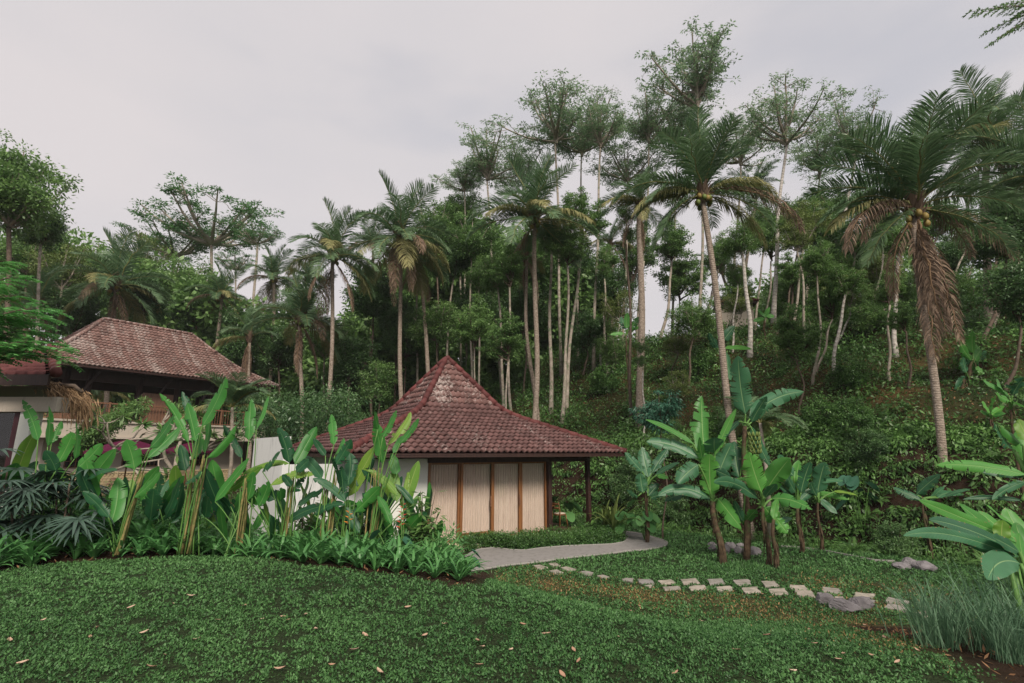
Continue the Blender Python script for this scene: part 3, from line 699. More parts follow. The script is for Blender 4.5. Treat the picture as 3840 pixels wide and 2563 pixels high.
# stone lattice fence before the villa
def vl(x, y, z): return FLc + A(cos(EA), sin(EA), 0) * x + A(-sin(EA), cos(EA), 0) * y + A(0, 0, z)
T = thing('boundary_wall', 'ochre wall seen through the open upper terrace of the villa', 'wall', vl(0, 14, 0), EA)
g = G(); box(g, (-6, 0, -1), (22, .2, SZ + 1.75)); box(g, (-6, -.06, SZ + 1.75), (22, .26, SZ + 1.85)); obj('wall', g, M['yellow'], T, local=True, smooth=False)
g = G(); C_ = []
for k in range(60): C_.append(vl(rnd.uniform(0, 15), rnd.uniform(10, 13), SZ + rnd.uniform(-.8, 1.0)))
for c_ in C_:
    n_ = 90; o_ = norm(nr.normal(size=(n_, 3))) * (nr.random(n_) ** .4)[:, None] * .55; leaves(g, c_ + o_, norm(o_ + nr.normal(size=(n_, 3)) * .3), rvec(n_, 1), .26, .07)
tag(obj('terrace_shrubs', g, M['bright']), 'bright shrubs growing before the ochre wall behind the villa', kind='stuff')
Tv = T
def vl(x, y, z): return FLc + A(cos(EA), sin(EA), 0) * x + A(-sin(EA), cos(EA), 0) * y + A(0, 0, z)
T = thing('lattice_fence', 'beige pierced stone fence below the villa terrace', 'fence', vl(0, 0, 0), EA)
g = G(); box(g, (2.2, -.4, 1.62), (11, -.3, 1.70)); box(g, (2.2, -.4, .85), (11, -.3, .93))
for x in np.arange(2.2, 11.01, 2.2): box(g, (x - .06, -.42, .3), (x + .06, -.28, 1.72))
obj('frame', g, M['lattice'], T, local=True, smooth=False)
g = G()
for k in range(5):
    for x in np.arange(2.3, 11, .16):
        tube(g, [(x + (k % 2) * .08, -.37, 1.0 + k * .14), (x + (k % 2) * .08, -.33, 1.0 + k * .14)], .062, 6)
box(g, (2.2, -.335, .93), (11, -.325, 1.62)); obj('lattice', g, M['lattice'], T, local=True, smooth=False)
g = G(); box(g, (1.5, -.9, -.3), (12, -.5, .82)); tag(obj('pool_edge_wall', g, M['bluegrey'], T, local=True, smooth=False))
# loungers
lg = [(vl(3.0, -1.6, .35), 'wooden lounger leftmost below the lattice fence'), (vl(5.2, -1.6, .35), 'wooden lounger in the middle below the lattice fence'), (vl(7.6, -1.6, .35), 'wooden lounger right of the middle one below the fence'), (vl(9.6, -1.6, .35), 'wooden lounger farthest along under the yellow leaves'), (vl(10.5, -1.6, .35), 'wooden lounger beside the farthest one')]
for c, lb in lg:
    T = thing('sun_lounger', lb, 'sun lounger', c, EA + R(90), 'wooden loungers by the villa')
    g = G(); bar(g, (-.3, -.5, .3), (-.3, .9, .3), .06, .06); bar(g, (.3, -.5, .3), (.3, .9, .3), .06, .06); obj('frame', g, M['lounge'], T, local=True, smooth=False)
    g = G()
    for k in range(8): box(g, (-.3, -1.2 + k * .18 + .7, .34), (.3, -1.2 + k * .18 + .84, .37))
    obj('seat', g, M['lounge'], T, local=True, smooth=False)
    g = G()
    for k in range(6): bar(g, (-.3, -.55 - k * .07, .40 + k * .13), (.3, -.55 - k * .07, .40 + k * .13), .03, .11)
    obj('backrest', g, M['lounge'], T, local=True, smooth=False)
    for sx in (-.28, .28):
        for y in (-.4, .8):
            g = G(); box(g, (sx - .03, y - .03, -.1), (sx + .03, y + .03, .3)); obj('leg', g, M['lounge'], T, local=True, smooth=False)
# parasols
for (px, py, D, s, lb) in ((490, 1645, 21.5, 1.0, 'open maroon parasol standing before the villa windows'), (712, 1660, 28, .9, 'maroon parasol mostly hidden behind the tall heliconia leaves')):
    top = at(px, py, D); zb = float(hgt(top[0], top[1])); T = thing('parasol', lb, 'parasol', (top[0], top[1], zb)); h = top[2] - zb
    g = G(); tube(g, [(0, 0, 0), (0, 0, h - .02)], .03, 8); obj('pole', g, M['wood'], T, local=True)
    g = G(); n = 8; rr = 1.5 * s; V_ = [(0, 0, h)] + [(rr * cos(2 * pi * i / n + .2), rr * sin(2 * pi * i / n + .2), h - .52 * s) for i in range(n)]
    V_ += [(.5 * rr * cos(2 * pi * i / n + .2), .5 * rr * sin(2 * pi * i / n + .2), h - .23 * s) for i in range(n)] + [(rr * 1.0 * cos(2 * pi * i / n + .2), rr * sin(2 * pi * i / n + .2), h - .52 * s - .1) for i in range(n)]
    g.add(V_, [(9 + i, 9 + (i + 1) % n, 1 + (i + 1) % n, 1 + i) for i in range(n)] + [(1 + i, 1 + (i + 1) % n, 17 + (i + 1) % n, 17 + i) for i in range(n)])
    g.add(V_[:17], [(0, 9 + i, 9 + (i + 1) % n) for i in range(n)]); obj('canopy', g, M['canvas'], T, local=True, smooth=False)
    g = G()
    for i in range(n): tube(g, [(0, 0, h - .05), (rr * cos(2 * pi * i / n + .2), rr * sin(2 * pi * i / n + .2), h - .54 * s)], .012, 5)
    obj('ribs', g, M['wood'], T, local=True)
# ------------------------------------------------------------------ near building at the left edge
D = 10.6
e0 = at(232, 1402, D); e0[2] = at(232, 1402, D)[2]
T = thing('corner_lodge', 'corner of a lodge with glossy red roof tiles, white pillar and glass doors', 'house', (e0[0], e0[1], 0))
ez = e0[2]
g = G(); # eave corner roof running left: front slope with S tiles
for c in range(9):
    k = np.arange(0, 6.0, .2 / 6); tw = .2
    wv = .035 * np.maximum(np.cos(k / tw * 2 * pi), -.3)
    y0 = -.1 + c * .26; z0 = ez - .02 + c * .11
    x_lo = e0[0] - .25 - c * .26 * 1.0
    rows = [np.stack([x_lo - k, e0[1] + y0 + 0 * k, z0 + wv + .03], -1), np.stack([x_lo - k, e0[1] + y0 + .28 + 0 * k, z0 + .11 + wv - .02], -1), np.stack([x_lo - k, e0[1] + y0 + 0 * k, z0 + wv - .03], -1)]
    m_ = len(k); i = np.arange(m_ - 1); a_ = np.zeros((3 * m_, 3)); a_[:, 2] = np.tile(nr.random(99)[(k / tw).astype(int)], 3)
    g.add(np.concatenate(rows), np.concatenate([np.stack([i, i + 1, i + m_ + 1, i + m_], -1), np.stack([i + 2 * m_, i + 2 * m_ + 1, i + 1, i], -1)]), a_)
obj('roof_slope', g, M['ridge'], T)
g = G(); V_ = [e0 + A(-.1, -.12, -.08), e0 + A(-6, -.12, -.08), e0 + A(-6, 2.6, 1.0), e0 + A(-2.7, 2.6, 1.0)]
g.add(V_, [(0, 1, 2, 3)]); box(g, (e0[0] - 6, e0[1] - .16, ez - .26), (e0[0] - .12, e0[1] - .1, ez - .04))
g.add([e0 + A(-.2, -.1, -.27), e0 + A(-6, -.1, -.27), e0 + A(-6, 3.4, -.27), e0 + A(-2.6, 3.4, -.27)], [(0, 1, 2, 3)]); obj('soffit', g, M['wood_d'], T, smooth=False)
g = G()
for k in range(9):
    a_ = e0 + A(-.0 - k * .3, -.14 + k * .3, .0 + k * .125); tube(g, [a_, a_ + A(-.31, .31, .13)], [.105, .085], 10, rnd.random())
obj('ridge_tiles', g, M['ridge'], T)
pl = at(152, 1640, D + .35)
g = G(); tp = at(100, 1500, D + .35); x0 = at(112, 1540, D + .35)[0] - .12
box(g, (x0 - .02, D + .3, .2), (x0 + .24, D + .56, tp[2] + .05)); obj('pillar', g, M['white'], T, smooth=False)
bt = at(190, 1500, D + .3)
g = G(); box(g, (x0 - 5, D + .25, at(100, 1545, D + .3)[2]), (x0 + .75, D + .6, at(100, 1490, D + .3)[2])); obj('beam', g, M['beige'], T, smooth=False)
zt = at(100, 1545, D + .3)[2]
g = G()
for xx in (-.1, -1.05, -2.0): box(g, (x0 + xx - .11, D + .38, .3), (x0 + xx, D + .5, zt))
box(g, (x0 - 2.0, D + .38, .3), (x0 - .1, D + .5, .45)); fr = obj('door_frame', g, wood_mat('maroon_wood', (.04, .008, .012), (.09, .018, .025)), T, smooth=False)
g = G(); box(g, (x0 - 2.0, D + .43, .45), (x0 - .2, D + .44, zt)); obj('pane', g, M['glass'], fr, smooth=False)
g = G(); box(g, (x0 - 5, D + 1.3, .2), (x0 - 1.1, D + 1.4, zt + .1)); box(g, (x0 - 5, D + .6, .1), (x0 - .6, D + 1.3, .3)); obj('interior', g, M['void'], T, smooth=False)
# thatch overhang next to it
c = at(262, 1452, 11.4); T = thing('thatch_awning', 'ragged dry thatch hanging beside the lodge eave', 'thatch', tuple(c))
g = G(); n = 900
t = nr.random(n); P = np.column_stack([c[0] - .75 + 1.05 * t, c[1] + nr.normal(size=n) * .18, c[2] + .08 - .35 * t ** 3 + nr.normal(size=n) * .03])
Dd = np.column_stack([.25 + .3 * nr.random(n), nr.normal(size=n) * .25, -.15 - 1.4 * t ** 2 * nr.random(n)])
for k in range(3):
    Lg = (.13 + .08 * nr.random(n)) * (.5 + t); leaves(g, P, Dd, rvec(n), Lg, .022); P = P + norm(Dd) * Lg[:, None] * .9; Dd = Dd + A(0, 0, -.5) * t[:, None] * 1.4
obj('straw', g, M['hay'], T)
g = G(); tube(g, [(c[0] - .8, c[1], c[2] + .05), (c[0] + .1, c[1], c[2] + .02), (c[0] + .3, c[1], c[2] - .12)], [.05, .05, .03], 8); obj('pole', g, M['bark_dark'], T)
# hut on the hill
c = at(2750, 1120, 36); zg = float(hgt(c[0], c[1])); zg = at(2750, 1200, 36)[2] - .2; ez = at(2750, 1150, 36)[2]
T = thing('hill_hut', 'small hut with red hipped tile roof up on the wooded hill', 'hut', (c[0], c[1], zg), R(-12))
hip_roof(T, 0, 0, 1.35, 1.2, .15, Prof([(0, ez - zg + .9), (1, ez - zg)], 0), [M['ridge'], M['ridge']], ridge_r=.09)
g = G(); box(g, (-1.05, -.9, -2.5), (1.05, .9, ez - zg)); obj('wall', g, M['beige'], T, local=True, smooth=False)
# power cable bracket of the villa omitted from walls: small lamp on the gable end
# ------------------------------------------------------------------ palms
def rotz(v, a): c_, s_ = cos(a), sin(a); return np.stack([v[:, 0] * c_ - v[:, 1] * s_, v[:, 0] * s_ + v[:, 1] * c_, v[:, 2]], -1)
def frond_mesh(name, elev, droop, L_, kind, seed, dens=1.0, lf=.30):
    rs = np.random.default_rng(seed); n = 24; s = np.linspace(0, 1, n)
    ang = R(elev) - R(droop) * s ** 1.35; ds = L_ / (n - 1)
    yb = np.cumsum(rs.normal(size=n)) * .008 * L_
    P = np.zeros((n, 3)); P[1:, 0] = np.cumsum(np.cos(ang[:-1]) * ds); P[1:, 2] = np.cumsum(np.sin(ang[:-1]) * ds); P[:, 1] = yb - yb[0]
    g = G(); tube(g, P, [.035, .022, .006], 5, m=1)
    m_ = int(84 * dens); u = np.linspace(.13, .995, m_); T_ = norm(np.gradient(P, axis=0))
    Bp = np.stack([np.interp(u, s, P[:, k]) for k in range(3)], -1); Tt = np.stack([np.interp(u, s, T_[:, k]) for k in range(3)], -1)
    ln = lf * L_ * np.clip(np.sin(pi * (u * .86 + .10)) ** .6, .15, 1)
    for sd in (-1, 1):
        l_ = ln * rs.uniform(.8, 1.1, m_)
        a = R(40) + R(28) * u + rs.normal(size=m_) * .10
        side = np.tile(A(0, sd, 0), (m_, 1)); upn = norm(np.cross(Tt, side)) * sd * -1.0
        upn = np.where(upn[:, 2:3] < 0, -upn, upn)
        vee = .35 if kind == 'g' else .1
        d0 = norm(side * np.cos(a - .35)[:, None] + Tt * np.sin(a - .15)[:, None] * 1.0 + upn * vee)
        grav = {'g': .55, 'y': .95, 'd': 1.6}[kind] * (1.15 - .6 * max(0, sin(R(elev)))) * rs.uniform(.45, 1.4, m_)
        p0 = Bp; d1 = norm(d0 + A(0, 0, -1) * grav[:, None] * .55); d2 = norm(d0 + A(0, 0, -1) * grav[:, None] * 1.7)
        p1 = p0 + d0 * l_[:, None] * .35; p2 = p1 + d1 * l_[:, None] * .35; p3 = p2 + d2 * l_[:, None] * .35
        w = .046 * (L_ / 3.2) * (1 if kind != 'd' else .6); tw_ = norm(Tt + rs.normal(size=(m_, 3)) * (.7 if kind == 'd' else .25))
        W0 = tw_ * w * .5
        V_ = np.stack([p0 - W0 * .5, p0 + W0 * .5, p1 - W0, p1 + W0, p2 - W0 * .8, p2 + W0 * .8, p3], 1)
        b = np.arange(m_) * 7; r_ = np.zeros((m_, 7, 3)); r_[..., 2] = np.clip(rs.random(m_) * .7 + .3 * u, 0, 1)[:, None]
        if sd == -1: off = g.n
        off = g.n; g.v.append(V_.reshape(-1, 3)); g.a.append(r_.reshape(-1, 3)); g.n += 7 * m_
        f = np.concatenate([np.stack([b, b + 1, b + 3, b + 2], -1), np.stack([b + 2, b + 3, b + 5, b + 4], -1)]) + off
        g.f.append(f); g.m.append(np.zeros(len(f), int)); t = np.stack([b + 4, b + 5, b + 6], -1) + off; g.f.append(t); g.m.append(np.zeros(m_, int))
    mats = {'g': [M['palm'], M['rachis']], 'y': [M['palm_y'], M['rachis']], 'd': [M['palm_dry'], M['rachis_dry']]}[kind]
    return mkmesh(name, g, mats)
FR = {}
for k, (el, dr, kd) in {'up': (84, 26, 'g'), 'hi': (66, 52, 'g'), 'mid': (46, 70, 'g'), 'lo': (24, 72, 'g'), 'flat': (4, 58, 'g'), 'down': (-22, 48, 'g'),
                        'ymid': (12, 66, 'y'), 'ydown': (-28, 46, 'y'), 'dry': (2, 78, 'd'), 'hang': (-52, 34, 'd'), 'skirt': (-84, 5, 'd')}.items():
    FR[k] = [frond_mesh('frond', el + j * 5 - 4, dr + j * 6, 3.25, kd, hash_ * 10 + j, 1.0, {'skirt': .15, 'hang': .22, 'dry': .22}.get(k, .29)) for hash_, j in [(len(FR), 0), (len(FR), 1), (len(FR), 2)]]
nutm = G(); ball(nutm, (0, 0, 0), (.10, .10, .13), 10, 7); NUT = mkmesh('coconut', nutm, M['nut']); NUTG = mkmesh('coconut', nutm, M['nut_g'])
def palm(base, top, rad, s, fronds, label, nuts=8, seed=0, skirt=0, bend=.25, group='coconut palms'):
    """base, top: world points; fronds: list of (kind, azimuth deg)"""
    rs = random.Random(seed); base = np.asarray(base, float); top = np.asarray(top, float)
    T = thing('coconut_palm', label, 'palm tree', tuple(base), 0, group)
    n = 26; t = np.linspace(0, 1, n); P = base + (top - base) * t[:, None]; sw = rs.uniform(-1, 1) * bend
    P[:, 0] += sw * np.sin(pi * t) + .08 * np.sin(t * 7 + seed); P[:, 1] += rs.uniform(-.3, .3) * np.sin(pi * t)
    g = G(); P[0, 2] -= .3
    r = rad * (1.0 + .35 * np.exp(-t * 22) - .25 * t); tube(g, P, r, 12); obj('trunk', g, M['bark_palm'], T)
    g = G(); lt = top - base
    n_ = 90; az = nr.random(n_) * 2 * pi; hh = nr.random(n_) * .8 - .25
    d = np.column_stack([np.cos(az), np.sin(az), 1.0 + nr.random(n_)]); leaves(g, top + np.column_stack([np.cos(az) * rad * .6, np.sin(az) * rad * .6, hh * s - .25]), d, np.column_stack([np.cos(az), np.sin(az), -.3 * np.ones(n_)]), .6 * s, .16 * s)
    obj('crown_sheath', g, M['palm_dry'], T)
    for k, az, *sc_ in fronds:
        me = rs.choice(FR[k]); off = {'skirt': -.35, 'hang': -.2, 'up': .15, 'hi': .1}.get(k, 0) * s
        child(me, 'frond', T, lt + A(0, 0, off), R(az), s * rs.uniform(.92, 1.08) * (sc_[0] if sc_ else 1), rx=R(rs.uniform(-8, 8)))
    for k in range(skirt): child(rs.choice(FR['skirt']), 'frond', T, lt + A(0, 0, -.3), rs.uniform(0, 6.28), s * rs.uniform(.75, 1.1))
    for k in range(nuts):
        a = rs.uniform(0, 6.28); q = lt + A(cos(a) * (rad + .12) , sin(a) * (rad + .12), -rs.uniform(.1, .65) * s)
        o = child(NUT if rs.random() < .6 else NUTG, 'coconut', T, q, 0, max(.8, s))
    return T
def auto(seed, n=20, dry=3, yel=3, lean=0):
    rs = random.Random(seed); o = []; n = int(n * .86); ks = ['up', 'hi', 'mid', 'lo', 'flat', 'hi', 'mid', 'lo', 'down', 'mid', 'flat', 'lo', 'up', 'flat', 'hi', 'down', 'mid', 'lo']
    for i in range(n): o.append((ks[i % len(ks)], i * 137.5 + rs.uniform(-14, 14)))
    for i in range(yel): o.append((rs.choice(['ymid', 'ydown']), rs.uniform(0, 360)))
    for i in range(dry): o.append((rs.choice(['dry', 'hang', 'hang']), rs.uniform(0, 360)))
    return o
q = 1 / .6117
def dp(x, y, D): return at(x * q, y * q, D)
def dg(x, D): return onground(x * q, D)
# the two big palms on the right, fronds set by hand (0 right, 90 away, 180 left, 270 towards us)
b = gp(1680 * q, 1226 * q); palm(A(b[0], 17.2, 0), dp(1612, 445, 17.2), .125, .86,
 [('up', 250), ('up', 190), ('hi', 345), ('hi', 185), ('hi', 215), ('hi', 20), ('hi', 280), ('hi', 300), ('mid', 30), ('mid', 150), ('mid', 100), ('mid', 240), ('ymid', 185), ('lo', 355), ('ymid', 180), ('lo', 60), ('flat', 205), ('flat', 175), ('down', 200), ('down', 330), ('ydown', 345), ('ymid', 335), ('dry', 352, 1.35), ('down', 150), ('lo', 178, 1.15)],
 'tall coconut palm with pale ringed trunk rising behind the banana plants', 12, 3, 0, .2)
palm(A(*dp(2180, 1190, 15.4)[:2], .3), dp(2098, 478, 15.4), .125, 1.0,
 [('up', 170), ('up', 270), ('up', 10), ('up', 90), ('hi', 180), ('hi', 200), ('hi', 160), ('hi', 15), ('hi', 350), ('hi', 250), ('hi', 290), ('hi', 100), ('mid', 25), ('mid', 170), ('mid', 5), ('mid', 240), ('mid', 330), ('lo', 178), ('lo', 190), ('lo', 350), ('ymid', 186), ('dry', 0), ('dry', 12), ('lo', 100), ('dry', 195), ('down', 200), ('hang', 185), ('down', 340), ('skirt', 200, 1.2), ('skirt', 270, 1.4), ('skirt', 300, 1.3), ('skirt', 240, 1.35), ('skirt', 350, 1.15), ('dry', 192, 1.3)],
 'biggest coconut palm, heavy brown skirt of dead fronds down its trunk', 8, 5, 10, .1)
palm(dg(1222, 27), dp(1225, 505, 27), .15, 1.2, auto(11, 23, 1, 4), 'leafy coconut palm standing behind the pavilion, twin trunks touching', 9, 6, 0, .3)
palm(dg(1235, 28.5), dp(1205, 590, 28.5), .12, .6, auto(13, 9, 2, 2), 'lesser trunk leaning against the leafy palm behind the pavilion', 0, 7, 4, .5)
palm(dg(932, 30), dp(915, 545, 30), .145, 1.25, auto(14, 20, 2, 6) + [('hang', 275), ('ydown', 300), ('hang', 262)], 'coconut palm with drooping orange frond over the pavilion ridge left', 8, 8, 1, .2)
palm(dg(1004, 33), dp(960, 600, 33), .15, .8, auto(15, 14, 2, 3), 'leaning slim palm half behind the one with the orange frond', 3, 9, 0, .1)
palm(dg(754, 28), dp(766, 588, 28), .13, 1.0, auto(16, 19, 3, 3), 'slim palm with very straight white trunk left of the pavilion roof', 6, 10, 1, .05)
palm(dg(698, 31), dp(690, 735, 31), .14, 1.05, auto(17, 18, 3, 4), 'drooping palm with thick brown skirt between the two roofs', 4, 11, 6, .3)
palm(dg(576, 34), dp(573, 775, 34), .13, .72, [('up', 0), ('up', 120), ('hi', 40), ('hi', 200), ('hi', 300), ('mid', 80), ('mid', 170), ('lo', 350), ('ymid', 180), ('lo', 250)], 'palm with narrow tuft and long brown skirt beside the villa roof end', 0, 12, 10, .05)
palm(dg(245, 35), dp(265, 655, 35), .17, 1.2, auto(18, 20, 3, 4), 'broad palm crown rising just behind the villa ridge', 10, 13, 2, .3)
palm(dg(490, 40), dp(507, 680, 40), .15, .85, auto(19, 17, 3, 4), 'palm with upright tuft behind the right slope of the villa roof', 4, 14, 1, .3)
palm(dg(612, 42), dp(628, 640, 42), .16, 1.0, auto(20, 18, 2, 3), 'palm left of the straight white trunk, crown against the sky', 5, 15, 1, .3)
palm(dg(700, 46), dp(705, 640, 46), .15, .9, auto(21, 15, 2, 4), 'paler distant palm behind the drooping one between the roofs', 3, 16, 1, .3)
palm(dg(1475, 25), dp(1470, 470, 25), .19, .75, auto(22, 12, 1, 5), 'ivy covered palm right of centre with mossy thick trunk', 2, 17, 3, .1)
palm(dg(2330, 22), dp(2272, 330, 22), .17, 1.15, auto(23, 20, 2, 4), 'palm behind the biggest one at the upper right', 7, 18, 2, .3)
palm(dg(2420, 19), dp(2400, 400, 19), .17, 1.05, auto(24, 18, 2, 2), 'palm whose fronds reach in from the right edge', 6, 19, 1, .3)
palm(dg(1700, 38), dp(1735, 430, 38), .14, .8, auto(25, 14, 1, 2), 'bushy far palm between the two big ones', 2, 20, 0, .3)
palm(dg(860, 40), dp(855, 560, 40), .14, .9, auto(26, 13, 2, 2), 'distant palm peeping between the palms left of centre', 2, 21, 0, .3)
palm(dg(100, 34), dp(85, 700, 34), .15, .9, auto(27, 15, 4, 2), 'shaded palm at the far left behind bright compound leaves', 2, 22, 0, .3)
palm(dg(1410, 40), dp(1400, 560, 40), .13, .75, auto(28, 12, 2, 3), 'small far palm against the sky right of the twin trunks', 2, 23, 0, .3)
palm(dg(1740, 40), dp(1655, 620, 40), .13, .8, auto(29, 12, 2, 2), 'small dark palm behind the pale trunk of the tall one', 2, 24, 0, .3)
# ------------------------------------------------------------------ trees
def crown(seed, kind, K=70, n=60, cr=.2, flat=.5, ls=.05, asp=.34, leafmat='sengon', lower=.0, limbmat='bark_pale', droop=.3, limbs=7):
    """unit crown: origin at the fork, reaching about radius 1. returns (limb mesh, leaf mesh)"""
    rs = np.random.default_rng(seed); lg = G(); C = []; Lp = []
    def limb(p, q, r0, r1, sag=.1, seg=5):
        t = np.linspace(0, 1, 7)[:, None]; P = p + (q - p) * t - A(0, 0, sag) * np.sin(t * pi) * np.linalg.norm(q - p) + np.cumsum(rs.normal(size=(7, 3)), 0) * .008
        tube(lg, P, [r0, (r0 + r1) / 2, r1], seg, cap=False); return P
    O = A(0, 0, 0)
    for k in range(limbs):
        a = 2 * pi * k / limbs * 1.0 + rs.uniform(-.5, .5)
        if kind == 'sengon':
            z = rs.uniform(.55, 1.6); r = rs.uniform(.35, .95) * (1.15 - .35 * z); e = A(cos(a) * r, sin(a) * r, z); o = A(0, 0, z * rs.uniform(0, .35))
            if k == 0: e = A(rs.uniform(-.15, .15), 0, 1.85); o = O
        elif kind == 'umbrella':
            r = rs.uniform(.45, .95); e = A(cos(a) * r, sin(a) * r, .95 - .45 * r * r - rs.uniform(0, .18)); o = O
        elif kind == 'column':
            z = rs.uniform(.3, 2.0); r = rs.uniform(.1, .38); e = A(cos(a) * r, sin(a) * r, z); o = A(0, 0, z * .7)
        else:
            z = rs.uniform(.25, 1.45) + lower; r = rs.uniform(.35, .85) * (1.1 - .35 * abs(z - .7)); e = A(cos(a) * r, sin(a) * r, z); o = O
            if k == 0: e = A(0, 0, 1.35 + lower)
        P = limb(o, e, .030, .009); C.append(e); L1 = np.linalg.norm(e - o)
        for j in range(max(2, K // limbs)):
            u = rs.uniform(.4, 1.08); b_ = o + (e - o) * min(u, 1); j0 = P[int(min(u, .99) * 6)]
            d = norm(rs.normal(size=3) * A(1, 1, {'umbrella': .18, 'sengon': .7}.get(kind, .75)) + norm(e - o) * .5); ln = {'sengon': .34, 'umbrella': .30, 'column': .2}.get(kind, .34) * rs.uniform(.4, 1.15)
            c = j0 + d * ln; limb(j0, c, .008, .003, .05, 3)
            C.append(c)
            if kind == 'sengon' and rs.random() < .6: C.append((j0 + c) / 2 + rs.normal(size=3) * .04)
    if kind == 'sengon':
        for c in list(C):
            for _ in range(2):
                d = norm(rs.normal(size=3) * A(1, 1, .6) + norm(c * A(1, 1, .5)) * .6); c2 = c + d * rs.uniform(.08, .20); limb(c, c2, .004, .002, .0, 3); C.append(c2)
    C = np.array(C); K = len(C); g = G()
    N = K * n; ci = np.repeat(np.arange(K), n); cs = cr * rs.uniform(.5, 1.35, K)
    off = rs.normal(size=(N, 3)); off = norm(off) * (rs.random(N) ** .45)[:, None]; off[:, 2] *= flat
    P = C[ci] + off * cs[ci][:, None]
    out = norm(off * A(1, 1, .6) + rs.normal(size=(N, 3)) * .35); D = norm(out + A(0, 0, -droop))
    Nn = norm(rs.normal(size=(N, 3)) * .55 + A(0, 0, 1))
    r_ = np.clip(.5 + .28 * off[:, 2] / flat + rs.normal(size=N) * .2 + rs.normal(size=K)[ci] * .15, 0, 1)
    leaves(g, P, D, Nn, ls * rs.uniform(.65, 1.25, N), ls * asp * rs.uniform(.8, 1.2, N), r_)
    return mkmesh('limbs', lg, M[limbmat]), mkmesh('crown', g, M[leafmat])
CR = {}
for i in range(4): CR['sengon', i] = crown(40 + i, 'sengon', 100, 13, .062, .6, .058, .34, 'sengon', limbs=12, droop=.5)
for i in range(2): CR['umbrella', i] = crown(50 + i, 'umbrella', 120, 62, .12, .26, .05, .36, 'umbrella', droop=.1, limbs=15)
for i in range(3): CR['dense', i] = crown(60 + i, 'dense', 110, 90, .22, .7, .075, .45, 'dense', limbs=11)
for i in range(2): CR['dark', i] = crown(70 + i, 'dense', 110, 100, .24, .75, .08, .5, 'dark', limbmat='bark_dark', limbs=10)
for i in range(2): CR['olive', i] = crown(80 + i, 'dense', 90, 75, .20, .6, .07, .42, 'olive', limbs=10)
for i in range(2): CR['column', i] = crown(90 + i, 'column', 70, 60, .16, .8, .07, .4, 'dense', limbs=12)
for i in range(2): CR['sparse', i] = crown(95 + i, 'sengon', 60, 34, .14, .5, .08, .42, 'dense', limbmat='bark_dark', limbs=10)
for i in range(2): CR['bushy', i] = crown(100 + i, 'dense', 80, 80, .26, .8, .10, .45, 'cover', limbmat='bark_dark', lower=-.15, limbs=10)
for i in range(1): CR['teal', i] = crown(105 + i, 'dense', 46, 60, .28, .4, .16, .28, 'teal', limbmat='bark_dark', lower=-.1, droop=.7, limbs=9)
def tree(base, fork, rad, kind, v, s, label, bark='bark_pale', name='tree', group=None, seed=0, sz=None, cat='tree', bend=.2, rz=None):
    rs = random.Random(seed * 13 + v); base = np.asarray(base, float); fork = np.asarray(fork, float)
    T = thing(name, label, cat, tuple(base), 0, group)
    n = 16; t = np.linspace(0, 1, n); P = base + (fork - base) * t[:, None]; a = rs.uniform(-bend, bend)
    P[:, 0] += a * np.sin(pi * t) + .05 * np.sin(9 * t + seed); P[:, 1] += rs.uniform(-bend, bend) * np.sin(pi * t); P[0, 2] -= .4
    g = G(); tube(g, P, rad * (1.0 + .4 * np.exp(-t * 16) - .42 * t), 10); obj('trunk', g, M[bark], T)
    sc = (s, s, s * (sz or 1) * (.66 if kind == 'sengon' else 1)); rz = rs.uniform(0, 6.28) if rz is None else rz
    lm, cm = CR[kind, v]
    child(lm, 'limb', T, fork - base, rz, sc); child(cm, 'crown', T, fork - base, rz, sc)
    return T
def ptree(bx, D, fx, fy, w, kind, v, rpx, label, **k):
    """trunk foot at photo column bx (2349 wide), fork at (fx,fy); w trunk width px, rpx crown radius px"""
    f = dp(fx, fy, D); b = dg(bx, D); kk = 1203.0
    return tree(b, f, w / kk * D / 2, kind, v, rpx / kk * D * {'sengon': 1.75, 'sparse': 1.3, 'dense': 1.12, 'dark': 1.12, 'olive': 1.15}.get(kind, 1.05), label, **k)
# tall pale trees standing against the sky
ptree(1150, 38, 1118, 415, 7, 'sengon', 0, 82, 'tall airy tree, leftmost of the feathery crowns against the sky', seed=1, sz=.82)
ptree(1290, 36, 1275, 330, 8, 'sengon', 1, 95, 'tall airy tree behind the twin trunk palm, crown against the sky', seed=2, sz=.9)
ptree(1368, 34, 1378, 340, 8, 'sengon', 2, 75, 'tall airy tree with straight pole trunk right of the twin trunk palm', seed=3, sz=1.0)
ptree(1625, 33, 1600, 250, 8, 'sengon', 0, 105, 'tallest airy tree, thin crown highest in the sky above the big palm', seed=4, sz=1.15, rz=1)
ptree(1808, 30, 1803, 335, 11, 'sengon', 1, 88, 'airy tree with smooth white trunk between the two biggest palms', seed=5, bark='bark_white', sz=1.05)
ptree(1938, 33, 1960, 370, 9, 'sengon', 2, 72, 'airy tree just left of the biggest palm crown', seed=6, bark='bark_white', sz=1.15)
ptree(1700, 36, 1700, 380, 7, 'sengon', 1, 70, 'airy tree filling the gap right of the tallest crown', seed=7, sz=1.0)
ptree(1470, 36, 1490, 330, 7, 'sengon', 0, 72, 'airy tree left of the tallest crown', seed=8, sz=.9)
ptree(1210, 40, 1200, 420, 6, 'sengon', 2, 60, 'thin feathery tree between the two leftmost airy crowns', seed=9, sz=.8)
ptree(1330, 38, 1335, 360, 6, 'sengon', 3, 78, 'airy tree between the two crowns behind the twin trunk palm', seed=21, sz=.85)
ptree(1440, 38, 1440, 420, 6, 'sengon', 1, 70, 'lower airy crown left of the ivy covered palm', seed=22, sz=.7)
ptree(1560, 38, 1555, 330, 6, 'sengon', 2, 80, 'airy crown filling in left below the tallest one', seed=23, sz=.8)
